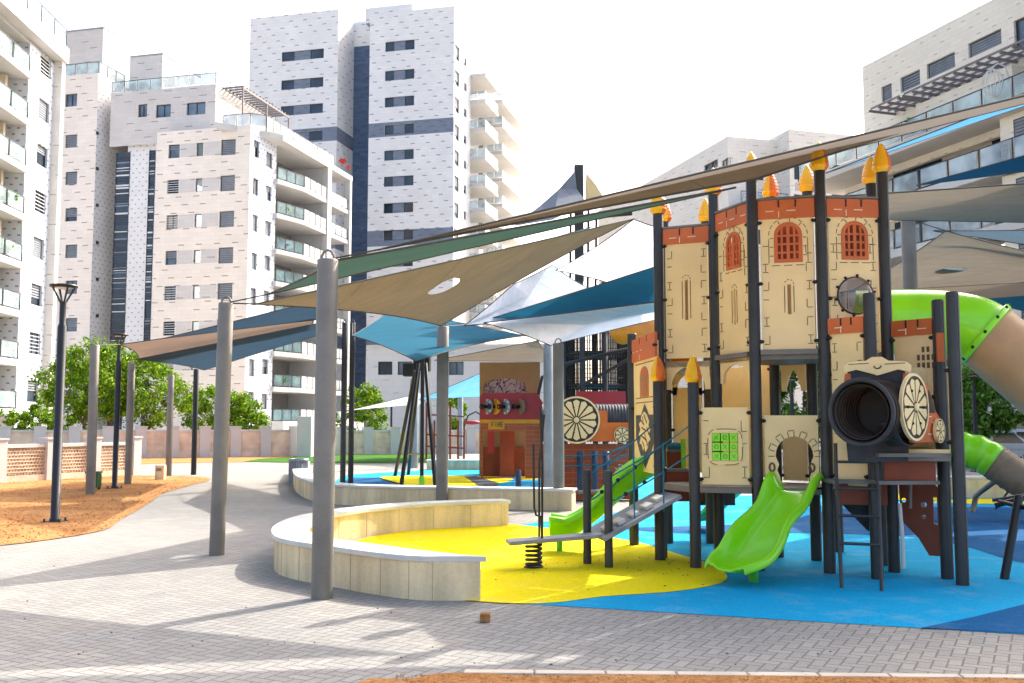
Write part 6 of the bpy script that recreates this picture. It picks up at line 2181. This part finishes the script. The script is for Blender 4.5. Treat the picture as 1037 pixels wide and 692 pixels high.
# roof sheets of the tower
def sheet3(name, pts_, m, parent):
    mb = MB(m); mb.add(pts_, [tuple(range(len(pts_)))]); return obj(name, mb, parent, solid=.04)
sheet3('roof_sheet', [P(522, 228, 27), P(548, 208, 28), P(566, 192, 28.4), P(582, 174, 28.8), P(584, 192, 28.8), P(594, 206, 28.6), P(560, 222, 27)], 'sail_grey', ct)
sheet3('roof_sheet', [P(594, 176, 29), P(603, 187, 29.3), P(613, 203, 29.6), P(604, 212, 29.6), P(593, 205, 29.2)], 'hdpe_beige', ct)
mb = MB('tunnel_dark')
for (u0, v0, u1, v1) in ((590, 205, 612, 208), (575, 222, 640, 216), (560, 245, 600, 236)):
    a, b_ = P(u0, v0, CY), P(u1, v1, CY); mb.beam(a, b_, .1, .12)
for u in (578, 586, 596, 604):
    mb.tube([P(u, 200 + abs(u - 588), CY), C(u, CY, 5.5)], .04, n=6)
obj('upper_frame', mb, ct)
# orange tube leaving the tower
path = [P(630, 332, 27), P(645, 331, 26.5), P(660, 336, 26), P(676, 350, 25.5), P(690, 366, 25)]
mb = MB('tube_orange'); mb.tube(spline(path, 6, False), .45, n=24, caps=False); obj('tube_slide', mb, ct, solid=.03)

# ------------------------------------------------------------------ tripod swing frame
FY = 28.0
t = thing('swing_frame', 'black four legged swing frame with box head behind the grey pole', 'swing', C(424, FY))
top = P(428, 366, FY)
for (u, vv) in ((406, 494), (441, 494.5), (400, 482), (413.5, 481)):
    g_ = G(u, vv); mb = MB('steel_black'); mb.tube([g_, V((top.x + (g_.x - top.x) * .22, top.y + (g_.y - top.y) * .2, top.z - .1))], .055, n=8); obj('leg', mb, t)
mb = MB('steel_black'); mb.box(top + V((-.24, -.3, -.28)), top + V((.22, .3, .16))); obj('head', mb, t, bevel=.03)
mb = MB('steel_black'); q = P(415, 373, FY + 2); mb.box(q + V((-.2, -.2, -.25)), q + V((.2, .2, .15))); obj('head', mb, t, bevel=.03)
g_ = G(427, 494); mb = MB('steel_black'); mb.tube([g_, V((g_.x, g_.y, top.z - .1))], .05, n=8); po = obj('centre_post', mb, t)
mb = MB('slide_green'); mb.lathe(g_, [(.07, 0), (.07, .28), (.05, .3)], n=10); obj('post_sleeve', mb, po)
a, b_ = P(404, 460, 31), P(430, 460, 31); mb = MB('galv'); mb.tube([a, b_], .03, n=6); obj('cross_bar', mb, t)
# second, farther fitness frame
t = thing('fitness_frame', 'thin dark exercise frame near the red toy house in the distance', 'play equipment', C(450, 44))
mb = MB('hdpe_brown')
for u in (432, 440, 448, 456, 464, 470): mb.tube([C(u, 44), P(u, 408 + (u % 3) * 9, 44)], .05, n=6)
for vv in (420, 440, 452): mb.tube([P(432, vv, 44), P(470, vv + 2, 44)], .04, n=6)
mb.tube([P(470, 432, 44), P(474, 421, 44), P(482, 417, 44), P(489, 422, 44)], .04, 'frame_dark', 6)
obj('frame', mb, t)
mb = MB('hdpe_darkred'); q = P(478, 428, 44); mb.sphere(q, .25, None, 10, 6, 1.6, 1, .4); obj('seat', mb, t)
g_ = G(377, 459)
mb = MB('plastic_green'); mb.lathe(g_, [(.3, 0), (.34, .75), (.3, .8), (0, .8)], n=14); mb.box(g_ + V((-.1, -.36, .5)), g_ + V((.1, -.3, .7)), 'white_paint')
single('litter_bin', mb, 'small dark green bin by the far pierced wall beneath the distant white sail', 'litter bin')
